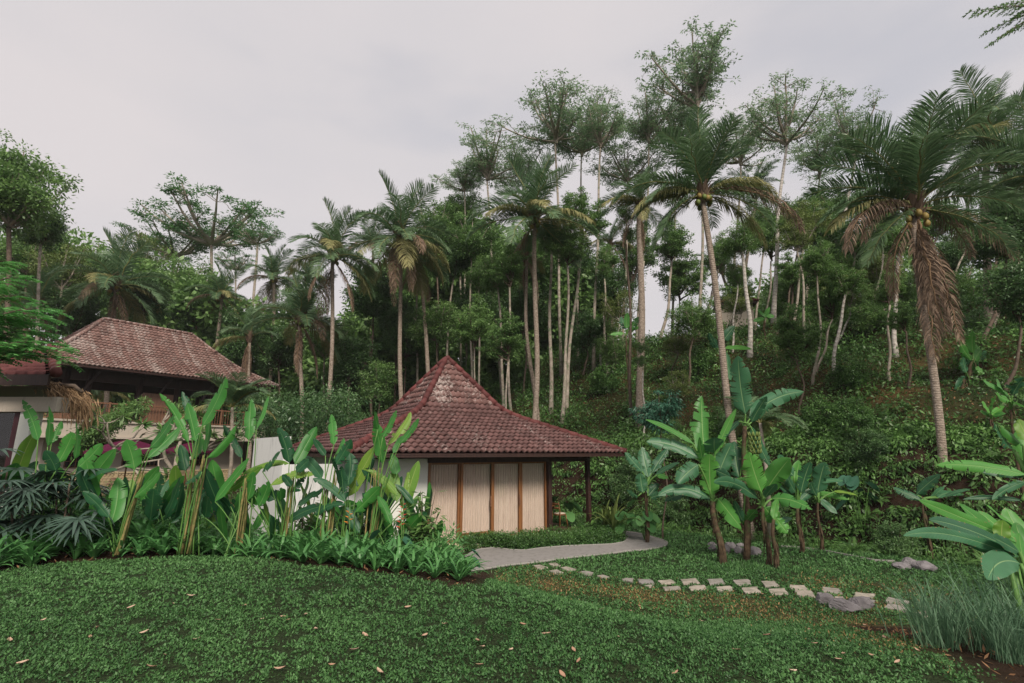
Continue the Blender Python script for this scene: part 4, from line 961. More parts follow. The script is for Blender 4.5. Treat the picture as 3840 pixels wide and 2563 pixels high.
ptree(1870, 36, 1880, 400, 6, 'sengon', 3, 70, 'airy crown right of the smooth white trunk', seed=24, sz=.8)
ptree(1070, 40, 1065, 440, 6, 'sengon', 0, 55, 'small airy crown at the left end of the feathery row', seed=25, sz=.7)
ptree(500, 52, 485, 560, 11, 'umbrella', 0, 165, 'wide flat topped tree in layers above the villa roof', seed=10, sz=.85, rz=2.0)
ptree(360, 54, 400, 590, 9, 'umbrella', 1, 120, 'lower layered tree crown left of the flat topped one', seed=11, sz=.7)
ptree(560, 50, 590, 560, 9, 'umbrella', 1, 62, 'small layered crown hanging right of the flat topped tree', seed=12, sz=.9)
ptree(40, 24, 20, 520, 16, 'dense', 0, 120, 'big leafy tree towering at the left edge', seed=13, sz=1.15, bark='bark_dark')
ptree(-30, 26, -40, 470, 16, 'dense', 1, 110, 'leafy tree cut by the left edge behind the big one', seed=14, sz=1.2, bark='bark_dark')
ptree(95, 28, 95, 560, 10, 'dark', 0, 55, 'small dark crown under the big leafy tree at the left edge', seed=15, sz=1.1)
# branch reaching in at the top right from a tree outside the frame
T = thing('overhanging_branch', 'feathery branch reaching down from the top right corner', 'branch', tuple(at(3990, 30, 11)))
o_ = wloc(T); g = G(); gl = G(); tips = [at(3660, 52, 11), at(3700, 118, 11.3), at(3720, 160, 10.8), at(3780, 120, 11.1), at(3640, 45, 10.7), at(3810, 60, 11.2), at(3760, 20, 11)]
for tp in tips:
    t = np.linspace(0, 1, 12)[:, None]; P = o_ + (tp - o_) * t + A(0, 0, .12) * np.sin(pi * t); tube(g, P, [.03, .012, .004], 5)
    for q_ in range(3, 12):
        for sd in (-1, 1):
            m_ = 22; d = norm(tp - o_); bd = norm(d * .7 + A(0, sd * .5, -.45 + .3 * rnd.random())); ln = .35 * (1.1 - q_ / 16)
            u = np.linspace(0, 1, m_)[:, None]; Q = P[q_] + bd * ln * u
            leaves(gl, Q, norm(bd + rvec(m_) * .75), rvec(m_, .6), .07, .022)
obj('limb', g, M['bark_dark'], T); obj('foliage', gl, M['dense'], T)
# slim poles and understorey, each a thing: (foot x, D, fork x, fork y, width, kind, v, crown px, bark, label)
und = [
 (1266,26,1264,560,10,'dense',0,45,'bark_pale','straight pale trunk just right of the twin trunk palm'),
 (1288,24,1302,610,9,'sparse',0,50,'bark_pale','pale forked trunk, second right of the twin trunk palm'),
 (1298,25,1338,545,9,'sparse',1,55,'bark_pale','pale curving trunk with bare side branches above the pavilion right'),
 (1450,22,1438,560,8,'column',0,50,'bark_dark','dark straight trunk with ferny column crown left of the big clearing'),
 (1478,27,1477,600,10,'column',1,60,'bark_pale','pale trunk beside the dark straight one in the clearing'),
 (1530,34,1540,600,8,'sparse',0,48,'bark_pale','thin forked tree seen against the sky gap'),
 (1743,26,1700,560,12,'dense',1,55,'bark_white','white trunk leaning left on the red slope'),
 (1700,27,1692,640,5,'dense',2,35,'bark_white','very thin white trunk beside the leaning white one'),
 (1868,24,1830,560,7,'olive',0,50,'bark_pale','thin trunk leaning left right of the smooth white trunk'),
 (1935,21,1942,660,9,'dense',0,48,'bark_white','mottled white trunk with leafy top left of the biggest palm'),
 (2092,22,2065,560,11,'dense',2,60,'bark_white','white trunk partly behind the biggest palm'),
 (2068,20,2040,700,7,'sparse',1,35,'bark_pale','thin bare trunk beside the white one near the biggest palm'),
 (2110,19,2075,760,6,'sparse',0,30,'bark_dark','dark crooked stem in front of the red slope right'),
 (1150,28,1140,640,8,'dense',1,50,'bark_pale','pale trunk above the pavilion peak, first of the cluster'),
 (1180,27,1170,660,8,'sparse',0,45,'bark_pale','pale trunk above the pavilion peak, second of the cluster'),
 (1110,30,1100,650,6,'dense',2,45,'bark_pale','thin trunk just behind the pavilion peak'),
 (960,36,958,640,7,'dense',0,50,'bark_pale','grey trunk between the orange frond palm and its leaning neighbour'),
 (1020,34,1040,620,7,'dark',0,50,'bark_pale','trunk leaning right over the pavilion peak'),
 (1085,33,1080,560,7,'dense',1,70,'bark_pale','bushy green tree behind the pavilion peak'),
 (860,34,855,700,7,'dark',1,75,'bark_dark','dark round tree behind the slim white palm'),
 (900,38,905,740,6,'dark',0,60,'bark_dark','dark crown low behind the orange frond palm'),
 (1000,40,1000,540,6,'dense',2,70,'bark_dark','green crown against the sky between two palms left of centre'),
 (1060,42,1055,500,6,'dense',0,60,'bark_pale','green crown under the leftmost airy tree'),
 (1400,30,1400,690,6,'dark',1,60,'bark_dark','dark tree with vines right of the twin trunks'),
 (1420,28,1415,820,5,'dense',2,42,'bark_dark','low leafy tree in front of the clearing'),
 (1590,26,1590,740,6,'dense',1,62,'bark_dark','round leafy tree left of the tall palm trunk'),
 (1560,28,1555,800,5,'olive',1,40,'bark_dark','small yellowish tree in the clearing'),
 (1640,36,1650,600,6,'dense',0,45,'bark_pale','leafy tree behind the tall palm trunk'),
 (1780,32,1770,600,6,'sparse',1,55,'bark_pale','open tree left of the smooth white trunk'),
 (1760,38,1760,520,6,'dense',2,60,'bark_pale','green tree against the sky left of the smooth white trunk'),
 (1850,27,1850,520,7,'olive',1,60,'bark_pale','yellow green tree right of the smooth white trunk'),
 (1905,30,1900,560,7,'dark',0,70,'bark_dark','dark bamboo like tree left of the biggest palm'),
 (1960,28,1960,560,7,'dense',1,62,'bark_pale','leafy green tree behind the left fronds of the biggest palm'),
 (2000,24,2000,740,6,'dense',0,55,'bark_pale','mid green tree low behind the biggest palm'),
 (2040,32,2030,560,8,'olive',0,60,'bark_pale','yellow green tree behind the biggest palm trunk'),
 (2200,30,2185,610,8,'dark',1,50,'bark_dark','dark tree right of the brown skirt of the biggest palm'),
 (2300,20,2310,560,9,'dark',0,95,'bark_dark','dense dark tree against the right edge'),
 (2240,26,2230,690,8,'dense',2,70,'bark_dark','leafy tree right behind the biggest palm skirt'),
 (2330,17,2335,700,8,'dark',1,80,'bark_dark','dark bush like tree low at the right edge'),
 (1890,19,1885,960,5,'bushy',0,55,'bark_dark','bushy dark tree in front of the red slope'),
 (1975,17,1972,960,4,'bushy',1,42,'bark_dark','round glossy bush tree between two white trunks'),
 (1840,20,1830,830,5,'sparse',0,58,'bark_dark','layered dark tree in front of the smooth white trunk'),
 (1510,17,1515,960,4,'teal',0,62,'bark_dark','blue green shrub tree with drooping leaflets beside the bananas'),
 (200,42,205,640,8,'dense',1,80,'bark_pale','green tree left behind the villa palm'),
 (130,36,140,640,8,'olive',0,75,'bark_pale','pale olive tree at the far left behind the villa'),
 (60,38,60,600,8,'dense',0,80,'bark_dark','green tree left of the olive one'),
 (310,46,310,610,8,'olive',1,70,'bark_pale','olive crown above the villa ridge'),
 (380,44,390,680,8,'dense',2,80,'bark_pale','bright green crown right of the villa palm'),
 (450,42,450,720,8,'dark',0,60,'bark_dark','dark crown over the villa roof right'),
 (250,36,170,740,8,'dark',1,65,'bark_dark','dark round tree touching the villa ridge left'),
 (330,38,330,700,8,'dark',0,60,'bark_dark','dark crown peeping over the villa ridge middle'),
 (560,40,560,800,7,'dark',1,70,'bark_dark','dark tree behind the villa eave end'),
 (640,36,640,820,7,'dark',0,65,'bark_dark','dark tree below the crowns between the roofs'),
 (700,42,700,720,7,'dense',1,60,'bark_pale','green tree between the roofs, high'),
 (740,36,745,800,7,'dense',2,62,'bark_pale','green tree just left of the straight white palm trunk'),
 (800,33,800,860,7,'dark',1,70,'bark_dark','dark bushy tree behind the pavilion roof left slope'),
 (870,31,870,900,6,'dense',0,55,'bark_dark','leafy low tree above the pavilion roof left slope'),
 (545,44,540,620,6,'umbrella',0,50,'bark_pale','small tiered crown behind the palms between the roofs'),
 (1230,38,1230,600,6,'dense',2,70,'bark_dark','dense green crown behind the twin trunk palm'),
 (1330,36,1340,640,6,'dark',0,60,'bark_dark','dark ivy clad tree right of the curving trunk'),
 (1095,26,1090,800,5,'sparse',1,55,'bark_pale','thin vine hung tree right of the pavilion peak'),
 (1160,24,1165,830,5,'sparse',0,50,'bark_pale','thin tangled tree above the right roof slope'),
 (1820,34,1820,720,7,'dense',0,70,'bark_pale','leafy tree on the crest right of the smooth white trunk'),
 (1890,26,1880,780,6,'dense',2,60,'bark_dark','green tree on the slope between the thin leaning trunk and the mottled one'),
 (1930,34,1930,470,7,'dense',1,62,'bark_pale','high green crown behind the left fronds of the biggest palm'),
 (2010,30,2010,640,7,'olive',1,66,'bark_pale','yellowish tree left of the biggest palm trunk'),
 (2060,25,2050,830,6,'bushy',0,52,'bark_dark','bushy tree on the slope right before the biggest palm'),
 (2150,32,2150,520,8,'dense',0,66,'bark_pale','green crown right behind the brown skirt of the biggest palm'),
 (2240,34,2240,560,8,'dense',1,66,'bark_pale','green crown farther right behind the biggest palm'),
 (2300,30,2310,470,8,'dark',0,66,'bark_dark','dark crown high at the right edge'),
 (2230,22,2230,800,7,'dark',0,70,'bark_dark','dark tree low between the biggest palm and the right edge'),
 (2340,24,2345,840,7,'dense',2,70,'bark_dark','leafy tree low at the right edge'),
 (1790,24,1790,880,4,'bushy',1,42,'bark_dark','round bush tree on the red slope below the smooth white trunk'),
 (1950,20,1945,860,4,'bushy',0,46,'bark_dark','bush tree below the mottled white trunk'),
 (1600,27,1600,860,4,'bushy',1,50,'bark_dark','bush tree left of the tall palm trunk on the slope'),
 (1560,24,1555,900,4,'olive',0,40,'bark_dark','olive bush tree above the blue green shrub tree'),
 (1380,26,1385,880,4,'bushy',0,44,'bark_dark','bush tree in the clearing right above the pavilion corner'),
 (1340,30,1345,780,5,'dark',0,55,'bark_dark','dark bushy tree between the thin poles right of the twin trunks'),
 (1200,34,1200,740,5,'dark',1,70,'bark_dark','dark tree low behind the twin trunks'),
 (1090,36,1090,720,5,'dark',0,70,'bark_dark','dark tree low behind the pavilion peak'),
 (1010,34,1000,760,5,'dense',1,64,'bark_dark','green tree low left of the pavilion peak'),
 (930,36,930,800,5,'dark',1,60,'bark_dark','dark tree at the foot of the orange frond palm'),
 (1270,40,1270,700,5,'dense',2,60,'bark_pale','green tree deep between the pale poles'),
 (1450,38,1450,660,5,'sparse',1,60,'bark_pale','thin leafy tree against the sky gap'),
 (1560,36,1560,690,5,'sparse',0,60,'bark_dark','thin tree against the sky gap right part'),
 (1650,30,1650,790,5,'dense',0,48,'bark_dark','small leafy tree behind the tall palm trunk at hut height'),
]
for k, (bx, D, fx, fy, w, kd, v, rp, bk, lb) in enumerate(und):
    if 1230 < bx < 1490: D += 4
    dz = {'dense': .75, 'dark': .75, 'olive': .75, 'bushy': .6, 'teal': .65, 'sengon': .9, 'sparse': .9, 'column': 1.1, 'umbrella': .4}[kd]
    ptree(bx, D, fx, fy + dz * rp * .45 if kd in ('dense', 'dark', 'olive', 'bushy', 'teal') else fy, w, kd, v, rp, lb, bark=bk, seed=100 + k)
r5 = random.Random(55)
for k in range(46):
    px = r5.uniform(1380, 2400); fy = r5.uniform(520, 840) if px > 1720 else r5.uniform(700, 860) if px > 1400 else 640
    D = r5.uniform(21, 37); kd, v = r5.choice([('dense', 0), ('dense', 1), ('dense', 2), ('column', 0), ('column', 1), ('sparse', 0), ('sparse', 1), ('olive', 0), ('dark', 0)])
    f = dp(px, fy, D)
    if f[2] < hgt(f[0], f[1]) + .8 or (1400 < px < 1700 and r5.random() < .6): continue
    ptree(px + r5.uniform(-12, 12), D, px, fy, r5.uniform(4, 7), kd, v, r5.uniform(32, 60), 'leafy understorey tree on the wooded hillside behind the palms', bark=r5.choice(['bark_pale', 'bark_dark', 'bark_pale', 'bark_white']), seed=300 + k, group='understorey trees on the wooded hillside')
for k in range(26):
    x = r5.uniform(3.5, 17); y = float(np.interp(x, BX, BY)) + r5.uniform(.6, 5.0) / .8; b = A(x, y, float(hgt(x, y))); s = r5.uniform(.45, .95)
    tree(b, b + A(0, 0, .25), .03, r5.choice(['bushy', 'dark']), r5.randrange(2), s, 'rounded leafy shrub growing on the creeper covered bank', bark='bark_dark', name='bank_shrub', cat='shrub', seed=400 + k, group='shrubs on the bank', bend=.02)
# ------------------------------------------------------------------ masses: far forest, hillside undergrowth, creeper on the bank
def leafblob(g, C, rad, n, ls, flat=.8, asp=.5, droop=.3, tone=None):
    K = len(C); ci = np.repeat(np.arange(K), n); N = len(ci)
    off = norm(nr.normal(size=(N, 3))) * (nr.random(N) ** .4)[:, None]; off[:, 2] *= flat; rad = np.broadcast_to(rad, (K,))
    P = C[ci] + off * rad[ci][:, None]; D = norm(off + nr.normal(size=(N, 3)) * .5 + A(0, 0, -droop))
    base = nr.normal(size=K)[ci] * .16 if tone is None else tone[ci]
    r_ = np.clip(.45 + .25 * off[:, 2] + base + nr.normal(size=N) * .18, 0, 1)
    ls = np.broadcast_to(ls, (K,))[ci] * nr.uniform(.6, 1.3, N)
    leaves(g, P, D, norm(nr.normal(size=(N, 3)) * .6 + A(0, 0, 1)), ls, ls * asp, r_)
g = G(); C = []; rd = []
def topy(px):  # skyline of the far forest in photo pixels (2349 wide)
    return np.interp(px, [-200, 0, 150, 230, 330, 450, 560, 640, 700, 780, 860, 960, 1060, 1200, 1300, 1380, 1420, 1560, 1640, 1720, 1800, 1900, 2100, 2200, 2240, 2349, 2600],
                     [560, 560, 555, 590, 610, 640, 700, 720, 790, 800, 640, 560, 520, 560, 600, 700, 790, 800, 780, 720, 640, 560, 560, 640, 640, 560, 520])
while len(C) < 2100:
    px = rnd.uniform(-200, 2600) if len(C) < 1500 else rnd.uniform(760, 1370); D = rnd.choice([42, 46, 50, 54]) + rnd.uniform(-3, 3); ty = topy(px) + rnd.gauss(6, 10)
    py = ty + (1010 - ty) * rnd.random() ** 1.15
    p = dp(px, py, D); C.append(p); rd.append(D * rnd.uniform(.022, .045))
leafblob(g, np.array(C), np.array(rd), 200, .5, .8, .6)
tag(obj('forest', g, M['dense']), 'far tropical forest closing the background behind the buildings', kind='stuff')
# undergrowth on the hill behind the bank
g = G(); C = []; rd = []
n_ = 0
while len(C) < 1500:
    x = rnd.uniform(-12, 34); t = rnd.uniform(4.2, 26); y = float(np.interp(x, BX, BY)) + t / .8
    if y < 8 or abs(x / y) > 1.15: continue
    # open reddish clearing
    px = 1174 + 1203 * x / y
    if 1560 < px < 1900 and 5 < t < 16 and rnd.random() < .8: continue
    if 1320 < px < 1420 and 6 < t < 15 and rnd.random() < .6: continue
    if 2080 < px < 2300 and 4.5 < t < 9 and rnd.random() < .7: continue
    C.append((x, y, float(hgt(x, y)) + rnd.uniform(0, .35))); rd.append(rnd.uniform(.35, 1.0))
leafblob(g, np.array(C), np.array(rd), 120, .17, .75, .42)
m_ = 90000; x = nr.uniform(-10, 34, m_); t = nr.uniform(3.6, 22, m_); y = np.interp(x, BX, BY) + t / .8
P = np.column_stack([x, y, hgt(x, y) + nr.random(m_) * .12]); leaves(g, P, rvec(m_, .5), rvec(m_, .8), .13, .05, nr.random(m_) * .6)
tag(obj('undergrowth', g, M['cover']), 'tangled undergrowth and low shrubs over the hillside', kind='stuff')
g = G(); m_ = 26000; x = nr.uniform(-6, 30, m_); t = np.concatenate([nr.uniform(.2, 1.8, m_ // 4), nr.uniform(4, 18, m_ - m_ // 4)]); y = np.interp(x, BX, BY) + t / .8
P = np.column_stack([x, y, hgt(x, y) + .02]); leaves(g, P, rvec(m_, .1), rvec(m_, 1.5), .12, .05)
tag(obj('leaf_litter', g, M['litter']), 'brown fallen leaves and dry grass on the slope and the bank foot', kind='stuff')
# creeper curtain on the bank face
g = G(); K = 3400; x = nr.uniform(-4, 24, K); t = nr.uniform(.9, 4.8, K); y = np.interp(x, BX, BY) + t / .8
C = np.column_stack([x, y, hgt(x, y) + nr.uniform(.0, .25, K)])
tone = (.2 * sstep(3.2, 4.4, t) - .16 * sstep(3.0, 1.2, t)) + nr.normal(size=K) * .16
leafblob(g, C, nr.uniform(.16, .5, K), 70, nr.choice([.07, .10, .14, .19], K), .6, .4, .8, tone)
K = 260; x = nr.uniform(-4, 26, K); t = nr.uniform(.1, 1.3, K); y = np.interp(x, BX, BY) + t / .8
leafblob(g, np.column_stack([x, y, hgt(x, y) + .12]), nr.uniform(.12, .3, K), 50, .12, .8, .25, -.5)
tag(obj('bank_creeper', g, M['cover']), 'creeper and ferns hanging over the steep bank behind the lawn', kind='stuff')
# mid height green behind the heliconias, left garden
g = G(); C = []; rd = []
for k in range(330):
    x = rnd.uniform(-26, -3.5); y = rnd.uniform(12, 24)
    lx, ly = hloc(x, y)
    if lx > -3.2 and ly > -1.2: continue
    if y < 14 and x > -8 : continue
    pxx = 1174 + 1203 * x / y
    if pxx > 150 and pxx < 560 and y < 22 and rnd.random() < .75: continue
    C.append((x, y, float(hgt(x, y)) + rnd.uniform(0, .5))); rd.append(rnd.uniform(.3, .75))
leafblob(g, np.array(C), np.array(rd), 150, .11, .8, .45)
tag(obj('garden_shrubbery', g, M['dense']), 'low mixed shrubbery filling the garden before the villa', kind='stuff')
g = G(); C = []; rd = []
for k in range(120):
    px = rnd.uniform(560, 830); D = rnd.uniform(22, 30); C.append(dp(px, rnd.uniform(905, 1010), D)); rd.append(rnd.uniform(.5, 1.1))
leafblob(g, np.array(C), np.array(rd), 150, .16, .8, .4)
tag(obj('vine_shrubbery', g, M['dark']), 'dark leafy thicket between the villa and the pavilion', kind='stuff')
# pavilion hedge bed by the path
g = G(); C = []; rd = []
PBc = PB[2:12]
for k in range(620):
    i = rnd.uniform(1.2, 11); j = int(i); f = i - j; a_ = PB[j] * (1 - f) + PB[min(j + 1, 13)] * f
    lx, ly = hloc(a_[0], a_[1]); u = rnd.random() ** .8; ty_ = min(ly, -.2); q_ = hl(lx, ly + .14 + (-.12 - ly) * u * .9)
    C.append((q_[0], q_[1], float(hgt(q_[0], q_[1])) + rnd.uniform(.02, .32))); rd.append(rnd.uniform(.12, .22))
leafblob(g, np.array(C), np.array(rd), 70, .06, .9, .42, .1)
tag(obj('box_hedge', g, M['cover']), 'low small leaved green hedge between the concrete path and the pavilion plinth', 'hedge')
# ------------------------------------------------------------------ big blade leaves (banana, heliconia)
def blade(g, b, t, w, bend=0.0, face=None, rv=.5, wavy=.07, fold=.22, torn=0, tipk=1.0, rs=None, m=0, side_bend=0.0):
    rs = rs or np.random.default_rng(int(rv * 1e6)); b = np.asarray(b, float); t = np.asarray(t, float)
    Lc = np.linalg.norm(t - b); n = 22; s = np.linspace(0, 1, n)[:, None]
    d = norm(t - b); up = A(0, 0, 1); sd = norm(np.cross(d, A(0, -1, 0)) + 1e-6)
    c = (b + t) / 2 + up * bend * Lc * (1 - abs(d[2])) + up * 0 + A(0, -1, 0) * (-.10 * Lc) * (1 if bend >= 0 else .4) + sd * side_bend * Lc
    P = b * (1 - s) ** 2 + 2 * c * s * (1 - s) + t * s ** 2; T_ = norm(np.gradient(P, axis=0))
    if face is None: face = norm(A(rs.normal() * .35, -1, .45 + rs.normal() * .25))
    S = norm(np.cross(T_, face)); N = np.cross(S, T_)
    s1 = s[:, 0]; prof = np.clip(1.04 * (np.clip(s1 / .16, 0, 1) ** .7) * (1 - np.clip((s1 - .55) / .45, 0, 1) ** 2.2) ** .75, .02, 1); prof = prof * (.92 + .1 * np.sin(s1 * 3))
    wl = w / 2 * prof; ph = rs.uniform(0, 6, 2); wf = rs.uniform(9, 16, 2); step = Lc / n
    for q_, sd_ in enumerate((-1, 1)):
        nt_ = int(torn * 1.5) if torn else 0
        cuts = sorted(set([0, n - 1] + [int(k) for k in rs.integers(3, n - 2, nt_)]))
        for i0, i1 in zip(cuts[:-1], cuts[1:]):
            if i1 - i0 < 1: continue
            rr = np.arange(i0, i1 + 1); m_ = len(rr); ac = np.array([0, .06, .35, .68, .88, 1.0]); V = np.zeros((m_, 6, 3)); at_ = np.zeros((m_, 6, 3))
            dz = -abs(rs.normal()) * .30 * (nt_ > 0); pin = np.zeros(m_)
            if i0 > 0: pin[0] = .32
            if i1 < n - 1: pin[-1] = -.32
            short = 1 - (rs.uniform(.1, .4) if nt_ and rs.random() < .2 else 0)
            for j, a_ in enumerate(ac):
                ww = wl[rr] * a_ * (short if a_ > .6 else 1); sg = s1[rr]
                V[:, j] = P[rr] + S[rr] * (sd_ * ww)[:, None] + N[rr] * (fold * wl[rr] * a_ * (1 - .8 * a_) + dz * wl[rr] * a_ ** 2 + wavy * w * .5 * a_ ** 2 * np.sin(sg * wf[q_] + ph[q_]) * prof[rr])[:, None] + T_[rr] * (a_ * (.10 * w + pin * step * a_ + rs.normal() * .003))[:, None]
                at_[:, j, 0] = a_ * sd_; at_[:, j, 1] = sg; at_[:, j, 2] = rv
            i = (np.arange(m_ - 1)[:, None] * 6 + np.arange(5)[None]).ravel(); f_ = np.stack([i, i + 1, i + 7, i + 6], -1)
            g.add(V.reshape(-1, 3), f_ if sd_ > 0 else f_[:, ::-1], at_.reshape(-1, 3), m)
    return g
def stalk(g, p, q, r, m, sag=.12):
    p = np.asarray(p, float); q = np.asarray(q, float); t = np.linspace(0, 1, 9)[:, None]; L_ = np.linalg.norm(q - p)
    c = p + (q - p) * A(.35, .35, .6) + A(0, 0, sag * L_ * .3); P = p * (1 - t) ** 2 + 2 * c * t * (1 - t) + q * t ** 2; tube(g, P, r, 6, m=m)
K1 = lambda x, y: (x / 2.24, 1100 + y / 2.24)
K2 = lambda x, y: (x / 2.24, 1600 + y / 2.24)
K3 = lambda x, y: (900 + x / 2.24, 1300 + y / 2.24)
def W(wpx, sc, D): return wpx / sc / FS * D
def plant(name, label, cat, foot, D, lst, K, sc, mats, depth=.35, cane=True, group=None, seed=0, rst=(.013, .008), stemr=None, ptop=None):
    """lst: (bx,by,tx,ty,w,tone,bend,torn) leaves in crop pixels; every leaf gets its own depth"""
    rs = np.random.default_rng(seed); f = onground(foot[0], D) if len(foot) == 1 else gp(*foot); f = A(f[0] * D / f[1], D, float(hgt(f[0] * D / f[1], D)))
    T = thing(name, label, cat, tuple(f), 0, group)
    for k, e in enumerate(lst):
        bx, by, tx, ty, w, tone, bend, torn = (list(e) + [0, 0, 0])[:8]
        d0 = D + rs.uniform(-depth, depth); d1 = d0 + rs.uniform(-depth, depth) * .9
        b = at(*K(bx, by), d0); t = at(*K(tx, ty), d1); g = G()
        mt = mats[0] if tone < .5 else mats[1] if tone < 1.5 else mats[2]
        blade(g, b, t, W(w, sc, d0) * 1.08, bend, rv=float(rs.random()), torn=torn or int(rs.integers(0, 5)) * (w > 50), rs=rs, wavy=.08, side_bend=rs.uniform(-.06, .06))
        src = (f + A(rs.normal() * .09, rs.normal() * .09, 0)) if ptop is None else ptop
        if np.linalg.norm(src - b) > .08: stalk(g, src, b + (t - b) * .02, rst, 1)
        obj('leaf', g, [M[mt], M['petiole']], T)
    return T, f
def canes(T, f, D, lst, K, r=.02, nper=4, seed=0, mat='cane'):
    rs = np.random.default_rng(seed)
    for bx, by, tx, ty in lst:
        for k in range(nper):
            b = at(*K(bx + rs.normal() * 14, by), D + rs.uniform(-.15, .15)); t = at(*K(tx + rs.normal() * 12, ty + rs.uniform(-20, 80)), D + rs.uniform(-.15, .15))
            b[2] = min(b[2], hgt(b[0], b[1]) + .05) if True else b[2]
            g = G(); q_ = np.linspace(0, 1, 8)[:, None]; P = b + (t - b) * q_ + A(rs.normal() * .03, 0, 0) * np.sin(pi * q_); tube(g, P, [r, r * .8, r * .45], 7); obj('stem', g, M[mat], T)
HM = ['heli_d', 'heli', 'heli_y']
plant('heliconia', 'leftmost heliconia with four paddle leaves by the white pillar', 'plant', K2(330, 860), 9.4,
 [(320,1240,190,900,72,.8), (400,1300,410,955,95,1), (430,1270,515,1080,52,1), (625,1400,640,1090,100,1), (480,1440,610,1180,120,.8), (640,1480,850,1270,88,1), (470,1500,380,1330,80,.2), (500,1560,330,1440,70,.2), (720,1570,980,1490,50,.2, .2)], K1, 2.24, HM, seed=1)
T, f = plant('heliconia', 'heliconia with a thick leaning bundle of brown canes', 'plant', K2(1030, 900), 9.0,
 [(1130,1490,1065,1240,115,1), (1250,1310,1455,1035,110,1), (1235,1390,1515,1120,85,1), (1330,1700,1000,1760,10,0), (1120,1700,1350,1500,80,.3,.1), (925,2030,990,1555,120,1,.0,1), (910,1900,690,1680,72,.2,.35), (870,2000,830,1830,80,.8)][:3] +
 [(1120,1120+600,1350,880+620,85,.8,.1), (925,1400+560,990,940+620,120,1), (915,1330+560,700,1050+620,72,.2,.35), (880,1420+560,830,1220+600,80,.8)], lambda x, y: (x / 2.24, 1100 + y / 2.24), 2.24, HM, seed=2)
canes(T, f, 9.0, [(1040,790,1190,350)], K2, .022, 9, 2)
plant('heliconia', 'very dark broad leaved heliconia in the shade behind the cane bundles', 'plant', K2(1350, 830), 9.6,
 [(1260,800,1290,535,150,0), (1370,800,1510,440,120,.3), (1450,810,1540,480,100,0), (1330,780,1200,620,90,0), (1420,820,1620,650,80,0), (1300,600,1340,400,70,0)], K2, 2.24, ['heli_d', 'heli', 'heli_y'], seed=3)
T, f = plant('heliconia', 'tallest heliconia in the middle of the left bed, one leaf pointing high', 'plant', K2(1600, 870), 9.2,
 [(1585,1260,1345,850,66,.8,.25), (1600,1100,1530,830,55,.2), (1690,1130,1895,715,112,1), (1650,1250,1575,930,100,.8), (1720,1360,1765,1000,112,1), (1735,1390,1980,1120,84,1), (1560,1500,1515,1280,95,.2), (1620,1400,1690,1180,80,1), (1700,1500,1560,1600,60,.2)], K1, 2.24, HM, seed=4)
canes(T, f, 9.2, [(1560,860,1640,200), (1610,870,1720,250)], K2, .018, 6, 4)
T, f = plant('heliconia', 'heliconia with two stiff upright leaves beside the villa balcony end', 'plant', K2(2010, 880), 9.4,
 [(2090,1240,2110,895,84,1), (2150,1150,2250,870,68,1), (2035,1390,1880,1110,52,.2,-.1), (1800,1760,2090,1390,80,1), (1870,1700,2200,1460,66,2,.15), (1720,1890,1740,1710,95,.2), (2010,1800,2190,1650,70,.8), (2100,1800,2200,1640,90,1), (1960,1850,1830,1700,60,.3)], lambda x, y: (x / 2.24, 1100 + y / 2.24), 2.24, HM, seed=5)
canes(T, f, 9.4, [(2010,900,2070,420)], K2, .016, 7, 5)
T, f = plant('heliconia', 'heliconia in front of the low white garden wall, canes leaning right', 'plant', K3(360, 1600), 9.5,
 [(415,985,325,690,92,.3), (460,1000,640,680,88,1), (185,1055,345,870,62,.3), (250,1170,612,1080,66,2,.35), (470,1060,575,955,80,.2), (430,1180,358,1080,52,.2), (340,1300,345,1190,60,1), (300,1290,175,1190,84,.3), (480,1340,632,1215,44,.2), (385,1480,720,1340,66,.2,.2), (0,1085,405,985,66,2,.12), (60,1300,110,1060,80,1), (150,1350,240,1140,90,1), (440,1230,540,1060,90,.2)], K3, 2.24, HM, seed=6)
canes(T, f, 9.5, [(360,1600,440,1080), (20,1500,60,1120)], K3, .018, 6, 6)
T, f = plant('heliconia', 'heliconia with a torn brown edged leaf against the pavilion roof corner', 'plant', K3(720, 1600), 9.3,
 [(790,830,768,575,66,.8,0,4), (720,920,618,775,48,.2), (800,1000,930,785,78,.3), (795,920,868,775,66,1), (690,1110,528,920,78,.3), (890,1310,620,1110,70,.2,.3), (850,1190,765,930,78,.2), (700,1200,600,1260,40,.3)], K3, 2.24, HM, seed=7)
canes(T, f, 9.3, [(690,1600,740,1120), (740,1600,790,1050)], K3, .015, 5, 7)
T, f = plant('heliconia', 'broad clump of long arching leaves against the white pavilion wall', 'plant', K3(900, 1600), 9.4,
 [(900,1190,925,905,112,.3), (905,1270,1135,845,100,2), (975,1180,1122,920,70,.3), (960,1400,1170,1185,90,.8,.25), (985,1400,1255,1290,60,.2,.55), (620,1420,880,1330,60,.2,.3), (860,1500,1100,1290,70,.2), (860,1340,1000,1560,70,.2), (1060,1450,1130,1290,90,.3), (780,1400,700,1270,70,.2), (880,1300,850,1010,70,.2)], K3, 2.24, HM, seed=8)
T, f = plant('heliconia', 'heliconia whose narrow leaves stand against the red roof tiles', 'plant', K3(1090, 1600), 9.2,
 [(1195,990,1130,635,95,.8), (1160,700,1130,545,58,1), (1195,770,1312,540,62,1), (1240,830,1430,558,82,2), (1285,900,1365,755,46,.8), (1340,820,1500,608,52,.8), (1320,1080,1272,905,74,.8), (1320,1310,1292,1035,78,2), (1375,1290,1412,1060,56,2), (1320,1250,1075,1038,58,2,.2), (1255,1310,1025,1038,56,.2,.3), (1460,1330,1308,1160,42,.2,.1), (1270,1500,1160,1260,60,1)], K3, 2.24, HM, seed=9)
canes(T, f, 9.2, [(1060,1600,1130,1000), (1110,1600,1190,960)], K3, .016, 3, 9)
